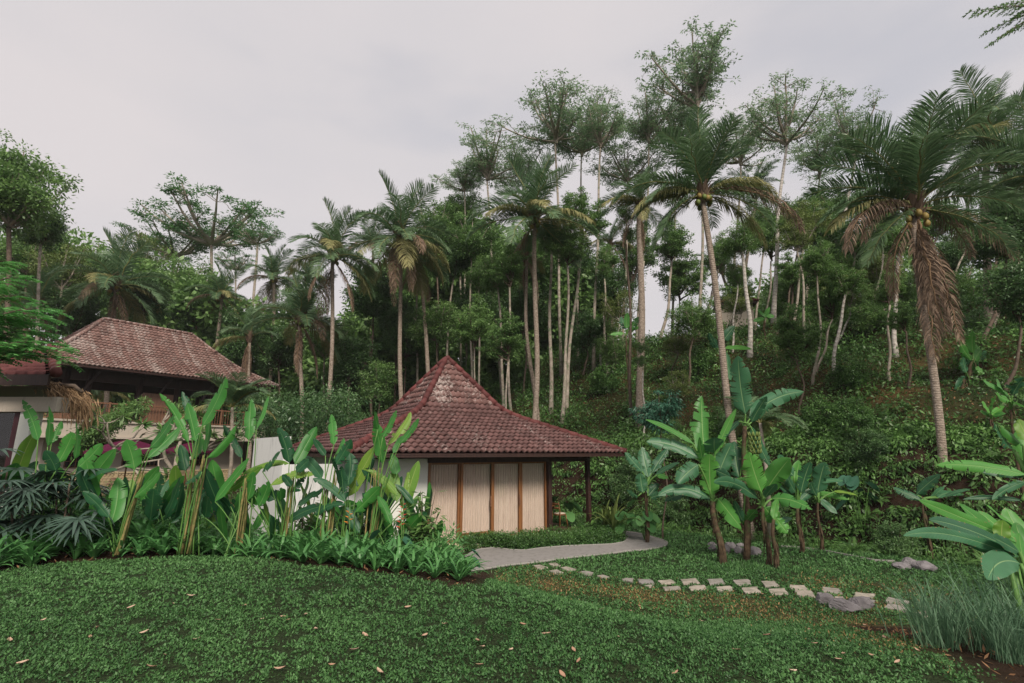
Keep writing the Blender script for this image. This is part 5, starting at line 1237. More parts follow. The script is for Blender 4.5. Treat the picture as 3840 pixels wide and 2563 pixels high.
# shorter shoots filling the back of the bed
def shoot_mesh(seed):
    rs = np.random.default_rng(seed); Ls = []
    for k in range(7):
        g = G(); a = rs.uniform(0, 6.28); h = rs.uniform(.25, .8); b = A(cos(a) * .1, sin(a) * .1, h); t = b + A(cos(a) * rs.uniform(.15, .5), sin(a) * rs.uniform(.15, .5), rs.uniform(.35, .75))
        mt = ['heli_d', 'heli_d', 'heli', 'heli_d', 'heli', 'heli_y', 'heli'][k]
        blade(g, b, t, rs.uniform(.16, .26), .1, rv=float(rs.random()), rs=rs); stalk(g, (0, 0, 0), b, (.012, .008), 1); Ls.append(mkmesh('leaf', g, [M[mt], M['petiole']]))
    return Ls
SH = [shoot_mesh(900 + k) for k in range(5)]
rs_ = random.Random(77)
for k in range(18):
    px = 60 + k * 90 + rs_.uniform(-20, 20); D = rs_.uniform(9.3, 10.9); f = onground(px, D)
    T = thing('heliconia_shoot', 'short broad leaved heliconia shoot filling the back of the left bed', 'plant', tuple(f), rs_.uniform(0, 6.28), 'short heliconia shoots in the left bed'); s = rs_.uniform(.8, 1.25)
    for me in rs_.choice(SH): child(me, 'leaf', T, (0, 0, 0), 0, s)
# red and orange heliconia flowers on their own stalks
def flower(px, py, D, label, mat, n=5):
    c = at(px, py, D); zb = hgt(c[0], c[1]); T = thing('heliconia_flower', label, 'flower', (c[0], c[1], zb)); h = c[2] - zb
    g = G(); tube(g, [(0, 0, 0), (.03, 0, h * .6), (0, 0, h + .25)], [.008, .006], 6); obj('stem', g, M['petiole'], T, local=True)
    for k in range(n):
        g = G(); sd = 1 if k % 2 else -1; z = h - .08 + k * .042; L_ = (.16 - k * .012) * .55
        V_ = [(0, 0, z - .018), (sd * L_, 0, z + .03), (0, 0, z + .015), (sd * L_ * .4, -.018, z + .012), (sd * L_ * .4, .018, z + .012)]
        g.add(V_, [(0, 1, 3), (3, 1, 2), (0, 4, 1), (4, 2, 1)]); obj('bract', g, M[mat], T, local=True, smooth=False)
flower(*K3(1365, 1400), 9.0, 'red zigzag heliconia flower beside the pavilion wall, upper one', 'red', 6)
flower(*K3(1350, 1480), 8.9, 'red and orange heliconia flower just below the other red one', 'red', 4)
flower(*K3(915, 1440), 8.9, 'orange heliconia flower under the broad arching clump', 'orange', 5)
# bananas behind the lawn
C6s = 1.742
def banana(label, D, stem, lst, sr, seed, sc=C6s, K=C6, name='banana_plant', mats=('banana_d', 'banana', 'heli_y'), depth=.6, bark='bark_ban', group=None):
    b = at(*K(stem[0], stem[1]), D); b = A(b[0], D, float(hgt(b[0], D)) - .05); t = at(*K(stem[2], stem[3]), D)
    T = thing(name, label, 'banana plant', tuple(b), 0, group); rs = np.random.default_rng(seed)
    g = G(); q_ = np.linspace(0, 1, 12)[:, None]; P = b + (t - b) * q_ + A(.04, 0, 0) * np.sin(pi * q_ * 2); tube(g, P, sr * (.60 - .26 * q_[:, 0]), 12)
    # loose dry sheaths
    m_ = 26; hh = nr.random(m_); az = nr.random(m_) * 6.28; Pp = b + (t - b) * hh[:, None] + np.column_stack([np.cos(az), np.sin(az), 0 * az]) * (sr * (.62 - .26 * hh))[:, None]
    leaves(g, Pp, np.column_stack([np.cos(az) * .12, np.sin(az) * .12, -1 + 0 * az]), np.column_stack([np.cos(az), np.sin(az), 0 * az]), .34, .05)
    obj('stem', g, M[bark], T)
    for e in lst:
        bx, by, tx, ty, w, tone, bend, torn = (list(e) + [0, 0, 0])[:8]
        d0 = D + rs.uniform(-.15, .15); d1 = D + rs.uniform(-depth, depth)
        p0 = at(*K(bx, by), d0); p1 = at(*K(tx, ty), d1); g = G()
        mt = mats[0] if tone < .5 else mats[1] if tone < 1.5 else mats[2]
        blade(g, p0, p1, W(w, sc, d0) * 1.05, bend, rv=float(rs.random()), torn=torn or int(rs.integers(2, 7)) * (w > 44), rs=rs, wavy=.10)
        stalk(g, t - (t - b) * .03, p0 + (p1 - p0) * .02, (.035, .02), 1)
        obj('leaf', g, [M[mt], M['petiole']], T)
    return T
banana('leftmost banana in the rock ring, tall bright upright leaf', 13.6, (705,1300,648,1010),
 [(600,735,578,332,122,1), (640,990,630,712,118,1), (590,770,562,596,52,1), (565,735,225,625,88,.2,.28,2), (530,640,212,478,34,.8,.2), (560,770,425,890,100,.2,.25), (640,1000,297,972,78,.2,.35,2), (645,1010,340,1010,60,.2,.3), (660,720,800,412,46,1,.1,2), (665,700,660,600,118,.2), (690,830,770,640,104,.2), (680,990,832,1182,92,.8,.25), (630,790,760,850,60,.2)], .17, 1)
banana('tall banana with near black stem and torn grey green leaves high up', 13.9, (858,1300,860,520),
 [(865,450,815,70,124,.2,0,7), (885,478,1238,296,96,.2,.28,5), (900,520,1024,782,66,.2,.35,5), (825,870,788,628,92,.2), (850,1170,930,1070,70,.8), (835,480,690,620,36,.2,.1), (850,1150,790,1010,50,.2), (900, 500, 1000, 330, 60, .2)], .15, 2)
T = banana('middle banana with two wide bright leaves in a V', 13.3, (1010,1370,978,1040),
 [(972,960,888,700,122,1), (990,955,1146,738,112,1,0,2), (950,1000,660,888,62,.2,.35), (985,1045,1062,1140,100,1,.1), (1030,995,1292,1062,84,.8,.25), (955,900,800,870,40,.8,.2), (990,990,1060,900,60,.2)], .11, 3)
banana('short banana sucker with a small hanging leaf in front of the others', 13.0, (1050,1360,1048,1130), [(1060,1120,1135,1215,70,1,.1), (1050,1160,1165,1120,34,.2), (1045,1130,1070,1000,40,.8)], .10, 4)
banana('slim banana right of the rock ring with crossing leaves', 14.8, (1226,1310,1205,1050),
 [(1200,970,1212,752,84,1), (1225,960,1285,760,74,.2), (1180,850,1080,715,88,.2,0,1), (1205,900,1290,838,40,.8), (1195,960,1130,830,60,.2), (1190,1000,1060,900,50,.2,.2), (1220, 1010, 1330, 930, 50, .2,.2)], .11, 5)
banana('rightmost slim banana with long horizontal brown spotted leaves', 15.0, (1352,1290,1338,1010),
 [(1335,960,1380,765,92,.2), (1350,895,1502,878,26,.2,.1), (1300,965,1532,1000,34,.8,.12,3), (1440,950,1592,972,22,2,.1,3), (1330,980,1290,890,50,.2), (1350, 1000, 1460, 1090, 40, .2, .1)], .08, 6)
banana('banana clump right behind the veranda post with upright dark leaves', 16.2, (210,1150,222,900),
 [(230,860,188,662,74,.2), (250,830,352,670,62,.2), (190,820,78,695,50,.2,.1), (270,850,432,760,36,.2,.15), (195,960,175,835,72,.2), (285,838,355,862,44,.8), (225,980,292,900,60,.2), (160,980,90,940,50,.2), (240, 990, 330, 960, 50, .2)], .10, 7)
# a hanging dry leaf and bunch of green bananas
b_ = at(*C6(925, 640), 13.8); T = thing('banana_bunch', 'hanging bunch of small green bananas beside the dark stem', 'fruit bunch', tuple(b_)); g = G()
for k in range(5):
    for j in range(9):
        a = 2 * pi * j / 9 + k; tube(g, [b_ + A(cos(a) * .07, sin(a) * .07, .2 - k * .11), b_ + A(cos(a) * .13, sin(a) * .13, .24 - k * .11), b_ + A(cos(a) * .15, sin(a) * .15, .33 - k * .11)], [.02, .024, .01], 6)
obj('fruit', g, M['nut_g'], T); g = G(); tube(g, [b_ + A(-.35, .05, .6), b_ + A(-.1, .03, .55), b_ + A(0, 0, .3), b_ + A(0, 0, -.35)], .02, 6); obj('stalk', g, M['petiole'], T)
# near plant with very large leaves at the right edge
f = A(4.95, 5.3, 0); f[2] = float(hgt(f[0], f[1])); T = thing('broadleaf_plant', 'large leaved plant reaching in from the right edge over the long grass', 'plant', tuple(f))
rs = np.random.default_rng(5); top = at(3900, 2180, 5.5)
for k, (bx, by, tx, ty, w, tone, bend, d0, d1) in enumerate([(1890,600,1005,430,74,.2,.14,5.5,5.0), (1850,540,1205,310,96,.2,.14,5.6,5.4), (1760,420,1125,158,78,1,.04,5.7,5.6), (1930,560,1440,190,92,.8,.06,5.9,6.0), (1900,600,1490,480,90,.2,.1,5.6,5.5),
      (1905,645,1655,760,150,.2,.3,5.4,5.2), (1765,470,1768,320,92,2,.0,5.6,5.6), (1930,500,1590,250,100,.8,.05,5.9,6.2), (1940,420,1650,200,90,.8,.05,6.2,6.4), (1950,470,1800,230,110,1,0,6.2,6.4), (1940,640,1900,420,90,1,0,5.6,5.8), (1960,560,1870,340,90,.8,0,6,6.1), (1900,560,1700,450,90,.2,.1,5.5,5.3)]):
    p0 = at(*C8(bx, by), d0); p1 = at(*C8(tx, ty), d1); g = G(); blade(g, p0, p1, W(w, 2.055, d0) * 1.1, bend, rv=float(rs.random()), rs=rs, wavy=.12, torn=0)
    stalk(g, f + A(.1 * rs.normal(), .1 * rs.normal(), .2), p0, (.03, .016), 1); obj('leaf', g, [M[['banana_d', 'banana', 'heli_y'][0 if tone < .5 else 1 if tone < 1.5 else 2]], M['petiole']], T)
K7 = lambda x, y: (3000 + x / 1.96, 1200 + y / 1.96)
banana('banana plant at the right edge with one huge horizontal leaf', 6.6, (1720,1500,1680,1150),
 [(1670,1140,1012,1068,80,.8,.10,3), (1660,1150,1340,1120,60,.2,.1), (1660,1190,1420,1320,50,.2,.2), (1640,1330,1200,1320,30,.2,.1), (1650,930,1465,770,70,1,.1), (1570,960,1430,760,100,.2), (1700,900,1610,740,90,2), (1700,1100,1640,800,120,.8)], .07, 11, 1.96, K7, depth=.3)
banana('leaning banana just inside the right edge above the creeper', 12.5, (1560,1060,1545,620),
 [(1545,580,1455,440,78,1), (1560,560,1640,430,100,.2), (1540,560,1350,445,40,.8,.1), (1560,600,1660,640,40,.8), (1545,600,1440,540,60,1)], .07, 12, 1.96, K7)
banana('small banana on the red terrace left of the leaning one', 15.5, (1405,790,1405,720),
 [(1405,700,1345,600,44,1), (1410,700,1500,640,50,1), (1400,710,1330,680,36,1,.2), (1415,715,1510,690,34,1,.2), (1405,700,1440,560,50,.8)], .05, 13, 1.96, K7)
banana('tall banana behind the biggest palm, broad upright leaf', 18.0, (1270,770,1275,290),
 [(1275,250,1270,90,76,.8), (1265,300,1180,165,66,.8), (1285,300,1330,220,66,.8), (1270,330,1200,250,60,.2), (1290,340,1350,400,40,.8,.2), (1265, 360, 1225, 480, 60, .2,.2)], .11, 14, 1.96, K7)
banana('banana beside the tall one behind the biggest palm', 18.6, (1350,600,1325,300),
 [(1325,290,1305,190,50,.8), (1330,310,1400,320,30,.8,.2), (1320,330,1280,400,50,.8,.2), (1330,310,1370,230,50,.2), (1320,310,1250,340,50,.8,.2)], .09, 15, 1.96, K7)
banana('banana stem pair on the terrace with leaf drooping left', 17.6, (1225,740,1222,400),
 [(1225,390,1170,340,50,.8,.2), (1230,400,1260,470,50,.8,.2), (1220,410,1150,540,60,.2,.2), (1225,390,1200,280,60,.2)], .08, 16, 1.96, K7)
banana('frayed dark banana at the foot of the biggest palm', 14.4, (920,1500,900,1300),
 [(850,1290,1025,1140,70,.2), (1010,1310,1205,1285,52,.2,.15), (900,1330,690,1235,60,.2), (960,1340,1060,1230,40,.2), (1060,1300,1250,1245,24,.2,.1)], .07, 17, 1.96, K7)
banana('banana on the slope right of the tall palm trunk', 20.5, (790,1400,800,1200), [(810,1130,890,1030,70,.2), (790,1130,800,1040,50,.8), (820,1190,1015,1195,36,.8,.1), (790,1200,730,1110,50,.2), (760,1190,700,1080,50,.2), (830, 1210, 860, 1420, 70, 0, .1)], .09, 18, 1.96, lambda x, y: (2300 + x / 1.96, 700 + y / 1.96))
banana('broad leaved banana on the crest of the clearing', 26, (1080,1150,1075,1080), [(1070,1050,1040,960,50,.2), (1080,1050,1080,930,40,1), (1085,1060,1180,960,56,.8), (1060,1080,960,1090,30,.8,.1), (1090,1070,1180,1030,30,.8,.1)], .10, 19, 1.96, lambda x, y: (1800 + x / 1.96, 700 + y / 1.96))
banana('small banana on the far crest near the hut', 27, (1110,1140,1110,980), [(1120,960,1060,900,26,.8), (1120,960,1180,950,40,.8,.1), (1110,960,1150,890,30,.8), (1110,970,1030,990,30,.8,.1)], .07, 20, 1.96, lambda x, y: (2300 + x / 1.96, 700 + y / 1.96))
banana('banana among the trees at the far right edge', 21, (1420,430,1400,180), [(1400,150,1330,85,50,.8), (1410,160,1470,130,26,.8,.1), (1400,170,1340,200,40,.2,.1), (1400,160,1430,60,30,.8)], .08, 21, 1.96, K7)
# ------------------------------------------------------------------ border plants
def lily_mesh(seed, n=17, L_=.5, w=.055, mat='lily'):
    rs = np.random.default_rng(seed); g = G(); m_ = 8; s = np.linspace(0, 1, m_)
    for k in range(n):
        az = k * 2.4 + rs.normal() * .25; el = R(rs.uniform(38, 84)); dr = R(rs.uniform(45, 100)); l_ = L_ * rs.uniform(.7, 1.15)
        ang = el - dr * s ** 1.6; P = np.zeros((m_, 3)); P[1:, 0] = np.cumsum(np.cos(ang[:-1])) * l_ / (m_ - 1); P[1:, 2] = np.cumsum(np.sin(ang[:-1])) * l_ / (m_ - 1)
        wd = w * rs.uniform(.8, 1.2) * np.clip(np.sin(pi * (s * .82 + .12)) ** .8, .04, 1); wd[-1] = .002
        Nn = np.stack([-np.sin(ang), 0 * ang, np.cos(ang)], -1)
        V_ = np.stack([P + A(0, 1, 0) * wd[:, None] / 2 + Nn * wd[:, None] * .18, P, P - A(0, 1, 0) * wd[:, None] / 2 + Nn * wd[:, None] * .18], 1)
        V_ = rotz(V_.reshape(-1, 3), az) + A(cos(az) * .015, sin(az) * .015, 0)
        a_ = np.zeros((m_ * 3, 3)); a_[:, 2] = np.clip(rs.uniform(.2, .9) + .15 * np.repeat(s, 3), 0, 1)
        i = (np.arange(m_ - 1)[:, None] * 3 + np.arange(2)[None]).ravel(); g.add(V_, np.stack([i, i + 1, i + 4, i + 3], -1), a_)
    return mkmesh('leaves', g, M[mat])
LM = [lily_mesh(300 + k) for k in range(6)]
cnt = 0
rs = random.Random(4)
bx = np.linspace(BED[0, 0] + .1, BED[-1, 0] - .05, 200)
for row in range(7):
    x = BED[0, 0] - .3 + rs.random() * .3
    while x < BED[-1, 0] + .02 - row * .05:
        y = float(bedy(x)) + .17 + row * .30 + rs.uniform(-.07, .09)
        if row >= 4 and x < -2.2 and rs.random() < .3: x += .3; continue
        o = bpy.data.objects.new('border_lily', rs.choice(LM)); COL.objects.link(o); o.location = (x, y, float(hgt(x, y)) - .01)
        o.rotation_euler = (rs.uniform(-.12, .12), rs.uniform(-.12, .12), rs.uniform(0, 6.28)); s = rs.uniform(.95, 1.4) * (1 if row else .85)
        if x > BED[-1, 0] - 1.6: s *= .8
        o.scale = (s, s, s)
        tag(o, 'strap leaved green border plant in the row along the edge of the lawn', 'plant', 'strap leaved plants edging the lawn bed'); cnt += 1
        x += rs.uniform(.24, .34)
# low fill below the heliconias
g = G(); C = []; rd = []
for k in range(330):
    x = rs.uniform(-8.5, -1.0); y = float(bedy(x)) + rs.uniform(1.2, 3.6)
    if y > 12 - .3 * x: continue
    C.append((x, y, float(hgt(x, y)) + rs.uniform(.0, .4) + .35 * rs.random() * (y > bedy(x) + 2))); rd.append(rs.uniform(.14, .32))
leafblob(g, np.array(C), np.array(rd), 60, .13, .9, .28, .2)
tag(obj('bed_foliage', g, M['bright']), 'mixed low green foliage filling the bed under the heliconias', kind='stuff')
# leafy shrub by the glass doors: stems with drooping leaflets
def shrub(label, px, D, h, n, seed, mat='dense', ls=.13, asp=.32, spread=.45, name='shrub', K=None):
    f = onground(px, D); T = thing(name, label, 'shrub', tuple(f)); rs = np.random.default_rng(seed); g = G(); gl = G()
    for k in range(n):
        a = rs.uniform(0, 6.28); hh = h * rs.uniform(.55, 1.1); t = np.linspace(0, 1, 8)[:, None]; e = A(cos(a) * spread * rs.random(), sin(a) * spread * rs.random(), hh)
        P = f + e * t + A(0, 0, .1) * np.sin(pi * t); tube(g, P, [.012, .004], 5)
        m_ = 34; u = rs.uniform(.35, 1.02, m_); Q = f + e * u[:, None]; d = norm(rs.normal(size=(m_, 3)) * A(1, 1, .3) + A(0, 0, -.35)); leaves(gl, Q + d * .03, d, norm(rs.normal(size=(m_, 3)) * .4 + A(0, 0, 1)), ls * rs.uniform(.7, 1.2, m_), ls * asp, rs.random(m_))
    obj('stem', g, M['bark_dark'], T); obj('foliage', gl, M[mat], T); return T
c5 = lambda x: 1500 + x / 2.24
shrub('leafy shrub with pointed leaves before the left glass panel', c5(230), 9.3, 1.15, 16, 1, 'dense', .17)
shrub('thin stemmed shrub left of the glass panels against the white wall', c5(110), 9.5, 1.15, 8, 2, 'dense', .12)
shrub('shrub of drooping leaves under the broad heliconia clump', 900 + 600 / 2.24, 10, 1.05, 14, 3, 'dense', .15)
shrub('shrub against the white wall beneath the torn heliconia', 900 + 1010 / 2.24, 9.8, .95, 14, 4, 'dark', .16)
# caladium like plants by the step
def caladium(label, px, D, n, r, seed, mat='teal', name='elephant_ear', hz=.5):
    f = onground(px, D); T = thing(name, label, 'plant', tuple(f)); rs = np.random.default_rng(seed)
    for k in range(n):
        a = rs.uniform(0, 6.28); tip = f + A(cos(a) * r, sin(a) * r, hz * rs.uniform(.5, 1.2)); g = G(); e = norm(A(cos(a), sin(a), -.9)) * r * .62
        m_ = 12; th = np.linspace(0, 2 * pi, m_, endpoint=False); S = norm(np.cross(e, A(0, 0, 1))); ln = np.linalg.norm(e)
        rr = 1 - .45 * np.cos(th) ** 8 * (np.cos(th) < 0); V_ = [tip] + [tip + e * (cos(q_) * rr[j] + .25) + S * sin(q_) * ln * .72 + A(0, 0, .05) * sin(q_) ** 2 for j, q_ in enumerate(th)]
        a_ = np.zeros((m_ + 1, 3)); a_[:, 2] = rs.random(); g.add(V_, [(0, 1 + j, 1 + (j + 1) % m_) for j in range(m_)], a_)
        stalk(g, f, tip, (.012, .006), 1); obj('leaf', g, [M[mat], M['petiole']], T)
caladium('dark heart shaped leaves beside the pavilion step', c5(540), 10.6, 7, .24, 1, 'teal', hz=.38)
caladium('purple green heart leaves left of the pavilion step', c5(370), 10.3, 6, .20, 2, 'dark', hz=.42)
caladium('big dark heart leaves below the red flowers', 900 + 1300 / 2.24, 8.9, 6, .26, 3, 'teal', hz=.5)
caladium('glossy elephant ears behind the veranda chair', c5(1370), 19.2, 8, .42, 4, 'bright', hz=.9)
caladium('elephant ears right of the veranda corner post', c5(1850), 17.2, 9, .36, 5, 'bright', hz=.7)
caladium('pale elephant ears under the dark banana clump', c5(2020), 16.6, 9, .36, 6, 'bright', hz=.95)
caladium('large dull heart leaves hanging on the bank right of the bananas', (2300 + 1560 / 1.742), 16, 9, .42, 7, 'teal', hz=1.5)
caladium('leafy clump in the hedge corner under the veranda post', c5(1640), 17.6, 9, .18, 8, 'cover', hz=.5)
# yellow green bromeliad like spikes right of the post
LM2 = [lily_mesh(400 + k, 22, 1.1, .09, 'olive') for k in range(2)]
for px, D, s, lb in ((c5(1770), 17.0, 1.0, 'spiky yellow green plant right of the veranda corner post'), (c5(1700), 17.6, .8, 'smaller spiky plant behind the yellow green one')):
    f = onground(px, D); o = bpy.data.objects.new('spiky_plant', LM2[0]); COL.objects.link(o); o.location = tuple(f + A(0, 0, .3)); o.scale = (s,) * 3; tag(o, lb, 'plant')
# ferns
def fern_mesh(seed, n=11, L_=.7):
    rs = np.random.default_rng(seed); g = G()
    for k in range(n):
        az = k * 2.4 + rs.normal() * .3; s = np.linspace(0, 1, 16); ang = R(rs.uniform(45, 75)) - R(rs.uniform(70, 100)) * s ** 1.2; l_ = L_ * rs.uniform(.7, 1.1)
        P = np.zeros((16, 3)); P[1:, 0] = np.cumsum(np.cos(ang[:-1])) * l_ / 15; P[1:, 2] = np.cumsum(np.sin(ang[:-1])) * l_ / 15; P = rotz(P, az); T_ = norm(np.gradient(P, axis=0)); Sd = norm(np.cross(T_, A(0, 0, 1)))
        for sd in (-1, 1): leaves(g, P[1:], norm(Sd[1:] * sd + T_[1:] * .4 + A(0, 0, -.15)), np.cross(Sd[1:], T_[1:]), .16 * L_ * np.sin(pi * (s[1:] * .85 + .1)) + .02, .05 * L_, np.full(15, rs.uniform(.2, .9)))
    return mkmesh('leaves', g, M['cover'])
FM = [fern_mesh(500 + k) for k in range(4)]
k = 0
for i in range(46):
    x = rs.uniform(3.2, 14); t = rs.choice([rs.uniform(.1, 1.2), rs.uniform(1.8, 3.8)]); y = float(np.interp(x, BX, BY)) + t / .8
    o = bpy.data.objects.new('fern', rs.choice(FM)); COL.objects.link(o); o.location = (x, y, float(hgt(x, y))); sc = rs.uniform(.6, 1.1); o.scale = (sc,) * 3; o.rotation_euler = (rs.uniform(.1, .5), 0, rs.uniform(0, 6.28))
    tag(o, 'green fern growing on the steep bank and its foot behind the lawn', 'fern', 'ferns on the bank')
# long grass clumps at the lower right
def lemon_mesh(seed, n=150, L_=.85):
    rs = np.random.default_rng(seed); g = G(); m_ = 9; s = np.linspace(0, 1, m_)
    for k in range(n):
        az = rs.uniform(0, 6.28); el = R(rs.uniform(58, 88)); dr = R(rs.uniform(25, 120)); l_ = L_ * rs.uniform(.5, 1.15); ang = el - dr * s ** 1.8
        P = np.zeros((m_, 3)); P[1:, 0] = np.cumsum(np.cos(ang[:-1])) * l_ / (m_ - 1); P[1:, 2] = np.cumsum(np.sin(ang[:-1])) * l_ / (m_ - 1)
        wd = .011 * np.clip(1.1 - s ** 3, .05, 1); tw = rs.uniform(-1, 1); Wd = np.array([sin(tw) * .4, cos(tw), 0])
        V_ = np.stack([P + Wd * wd[:, None] / 2, P - Wd * wd[:, None] / 2], 1); V_ = rotz(V_.reshape(-1, 3), az) + A(rs.normal() * .11, rs.normal() * .11, 0)
        a_ = np.zeros((m_ * 2, 3)); a_[:, 2] = rs.random(); i = np.arange(m_ - 1) * 2; g.add(V_, np.stack([i, i + 1, i + 3, i + 2], -1), a_)
    return mkmesh('leaves', g, M['lemon'])
LE = [lemon_mesh(600 + k) for k in range(4)]
lem = [(3.55,5.35,1.05,'long blue green grass tuft spilling onto the end of the stone trail'), (3.95,5.2,1.1,'tall grass tuft in the middle of the right foreground'), (4.35,5.3,1.05,'tall grass tuft next to the right edge'), (4.05,4.55,1.0,'grass tuft over the bare soil patch, lower right'),
       (4.7,5.7,1.0,'grass tuft furthest back under the big leaves'), (4.45,4.7,1.1,'grass tuft in the lower right corner'), (3.75,4.75,.75,'short grass tuft on the rim of the bare soil'), (4.3,6.3,.9,'grass tuft behind the foreground ones near the lawn'), (4.9,5.0,1.1,'grass tuft cut by the right edge'), (4.75,4.3,1.1,'grass tuft half outside the lower right corner'), (4.1,5.9,.85,'grass tuft between the foreground row and the slabs')]
for x, y, s, lb in lem:
    x += .42 + .06 * (y - 4.5); s *= .86
    o = bpy.data.objects.new('long_grass_tuft', rs.choice(LE)); COL.objects.link(o); o.location = (x, y, float(hgt(x, y)) - .02); o.scale = (s,) * 3; o.rotation_euler = (rs.uniform(-.15, .15), rs.uniform(-.2, .05), rs.uniform(0, 6.28)); tag(o, lb, 'grass tuft', 'long grass in the right foreground')
# low dark plants under the right edge
g = G(); C = []; rd = []
for k in range(150):
    x = rs.uniform(5.2, 12); y = rs.uniform(5.5, 12.5)
    if x < 5.0 + (y - 5) * .75: continue
    C.append((x, y, float(hgt(x, y)) + rs.uniform(0, .3))); rd.append(rs.uniform(.2, .4))
leafblob(g, np.array(C), np.array(rd), 90, .10, .8, .35)
tag(obj('border_foliage', g, M['dark']), 'dark low plants along the right border', kind='stuff')
# fan palm clump, left
def fan_mesh(seed, r=.42, n=11):
    rs = np.random.default_rng(seed); g = G()
    for k in range(n):
        a = R(-115 + 230 * k / (n - 1)); d0 = A(cos(a), sin(a), .15); l_ = r * rs.uniform(.85, 1.1); m_ = 6; s = np.linspace(0, 1, m_)
        P = d0 * (s * l_)[:, None]; P[:, 2] -= .42 * l_ * s ** 2.2; S = A(-sin(a), cos(a), 0); wd = .052 * np.clip(np.sin(pi * (s * .8 + .16)), .15, 1)
        V_ = np.stack([P + S * wd[:, None] / 2, P + A(0, 0, -.008), P - S * wd[:, None] / 2], 1).reshape(-1, 3); a_ = np.zeros((m_ * 3, 3)); a_[:, 2] = rs.random()
        i = (np.arange(m_ - 1)[:, None] * 3 + np.arange(2)[None]).ravel(); g.add(V_, np.stack([i, i + 1, i + 4, i + 3], -1), a_)
    return mkmesh('leaf', g, M['fan'])
M['fan'] = leaf_mat('fan_palm_leaf', (.02, .045, .03), (.075, .125, .095), .35, .12, .5)
FN = [fan_mesh(700 + k) for k in range(3)]
for px, D, nst, lb, sd in ((140, 8.9, 5, 'dark fan palm clump at the left edge below the white pillar', 1), (290, 9.2, 4, 'dark fan palm clump right of the one at the left edge', 2), (40, 9.9, 4, 'fan palm clump cut by the left edge', 3)):
    f = onground(px, D); T = thing('fan_palm', lb, 'palm', tuple(f)); rs2 = np.random.default_rng(sd)
    for k in range(nst):
        e = A(rs2.normal() * .22, rs2.normal() * .18, rs2.uniform(.4, 1.2)); g = G(); tube(g, [(0, 0, 0) + e * 0, e * A(.6, .6, .5), e], [.018, .013], 7); obj('stem', g, M['bark_dark'], T, local=True)
        for j in range(5):
            a = rs2.uniform(0, 6.28); q_ = e + A(cos(a) * .22, sin(a) * .22, .12 * rs2.normal()); g = G(); tube(g, [e - A(0, 0, .05), q_], .005, 5)
            lf = child(rs2.choice(FN), 'leaf', T, q_, a, rs2.uniform(.85, 1.25), ry=rs2.uniform(-.1, .5))
# frangipani before the villa
def frangi(label, px, D, topy_, n, seed, s=1.0):
    f = onground(px, D); T = thing('frangipani_tree', label, 'tree', tuple(f)); rs = np.random.default_rng(seed); g = G(); gl = G(); h = at(px, topy_, D)[2] - f[2]
    def br(p, d, l_, r, lv):
        q_ = p + d * l_; t = np.linspace(0, 1, 5)[:, None]; tube(g, p + (q_ - p) * t + rs.normal(size=3) * .05 * np.sin(pi * t), [r, r * .75], 7)
        if lv == 0:
            m_ = 16; dd_ = norm(rs.normal(size=(m_, 3)) * A(1, 1, .5) + d * .5); leaves(gl, np.tile(q_, (m_, 1)), dd_, norm(rs.normal(size=(m_, 3)) * .4 + A(0, 0, 1)), .30, .085, rs.random(m_)); return
        for k in range(3 if lv > 1 else 2):
            br(q_, norm(d + rs.normal(size=3) * .75 * A(1, 1, .5)), l_ * .68, r * .68, lv - 1)
    br(f, norm(A(.15, 0, 1)), h * .36, .10 * s, 3); obj('trunk', g, M['bark_pale'], T); obj('crown', gl, M['dense'], T)
frangi('pale branched frangipani before the villa balcony', 1880 / 2.24 * 0 + 640, 17, 1460, 1, 3)
frangi('frangipani with bare pale limbs under the maroon parasol', 590, 15, 1780, 1, 4, .9)
frangi('small frangipani tuft beside the lodge eave', 300, 12.5, 1420, 1, 5, .6)
# bushy climber spilling over the villa balcony
g = G(); C = []; rd = []
for k in range(70):
    t = rs.random(); C.append(at((1150 - t * 500 + rs.gauss(0, 40)) / 2.24, 1100 + (930 + t * 330 + rs.gauss(0, 30)) / 2.24, 23.5 + rs.uniform(-.5, .4))); rd.append(rs.uniform(.2, .5))
leafblob(g, np.array(C), np.array(rd), 70, .17, .8, .4); tag(obj('climbing_shrub', g, M['dense']), 'leafy climber spilling over the villa balcony railing', 'climber')
# fan palms behind the terrace and yellow green palm beside it
g = G()
def feather(label, px, py, D, s, seed, n=16):
    f = onground(px, D); c = at(px, py, D); T = thing('garden_palm', label, 'palm', tuple(f)); rs2 = random.Random(seed); g = G(); tube(g, [f, (f + c) / 2 + A(.1, 0, 0), c], [.07, .05], 8); obj('trunk', g, M['bark_pale'], T)
    for k in range(n): child(rs2.choice(FR[rs2.choice(['hi', 'mid', 'lo', 'ymid'])]), 'frond', T, c - f, rs2.uniform(0, 6.28), s)
feather('yellow green garden palm between the villa and the heliconias', (1950 / 2.24), 1100 + 960 / 2.24, 17.5, .48, 1)
feather('small yellowish palm behind the villa terrace railing', (640 / 2.24), 1100 + 830 / 2.24, 36, .8, 2)
feather('second small palm seen through the villa terrace', (850 / 2.24), 1100 + 850 / 2.24, 37, .7, 3)
feather('low feathery palm on the slope behind the dark banana stem', 2300 + 960 / 1.742, 1300 + 500 / 1.742, 16.5, .42, 4)
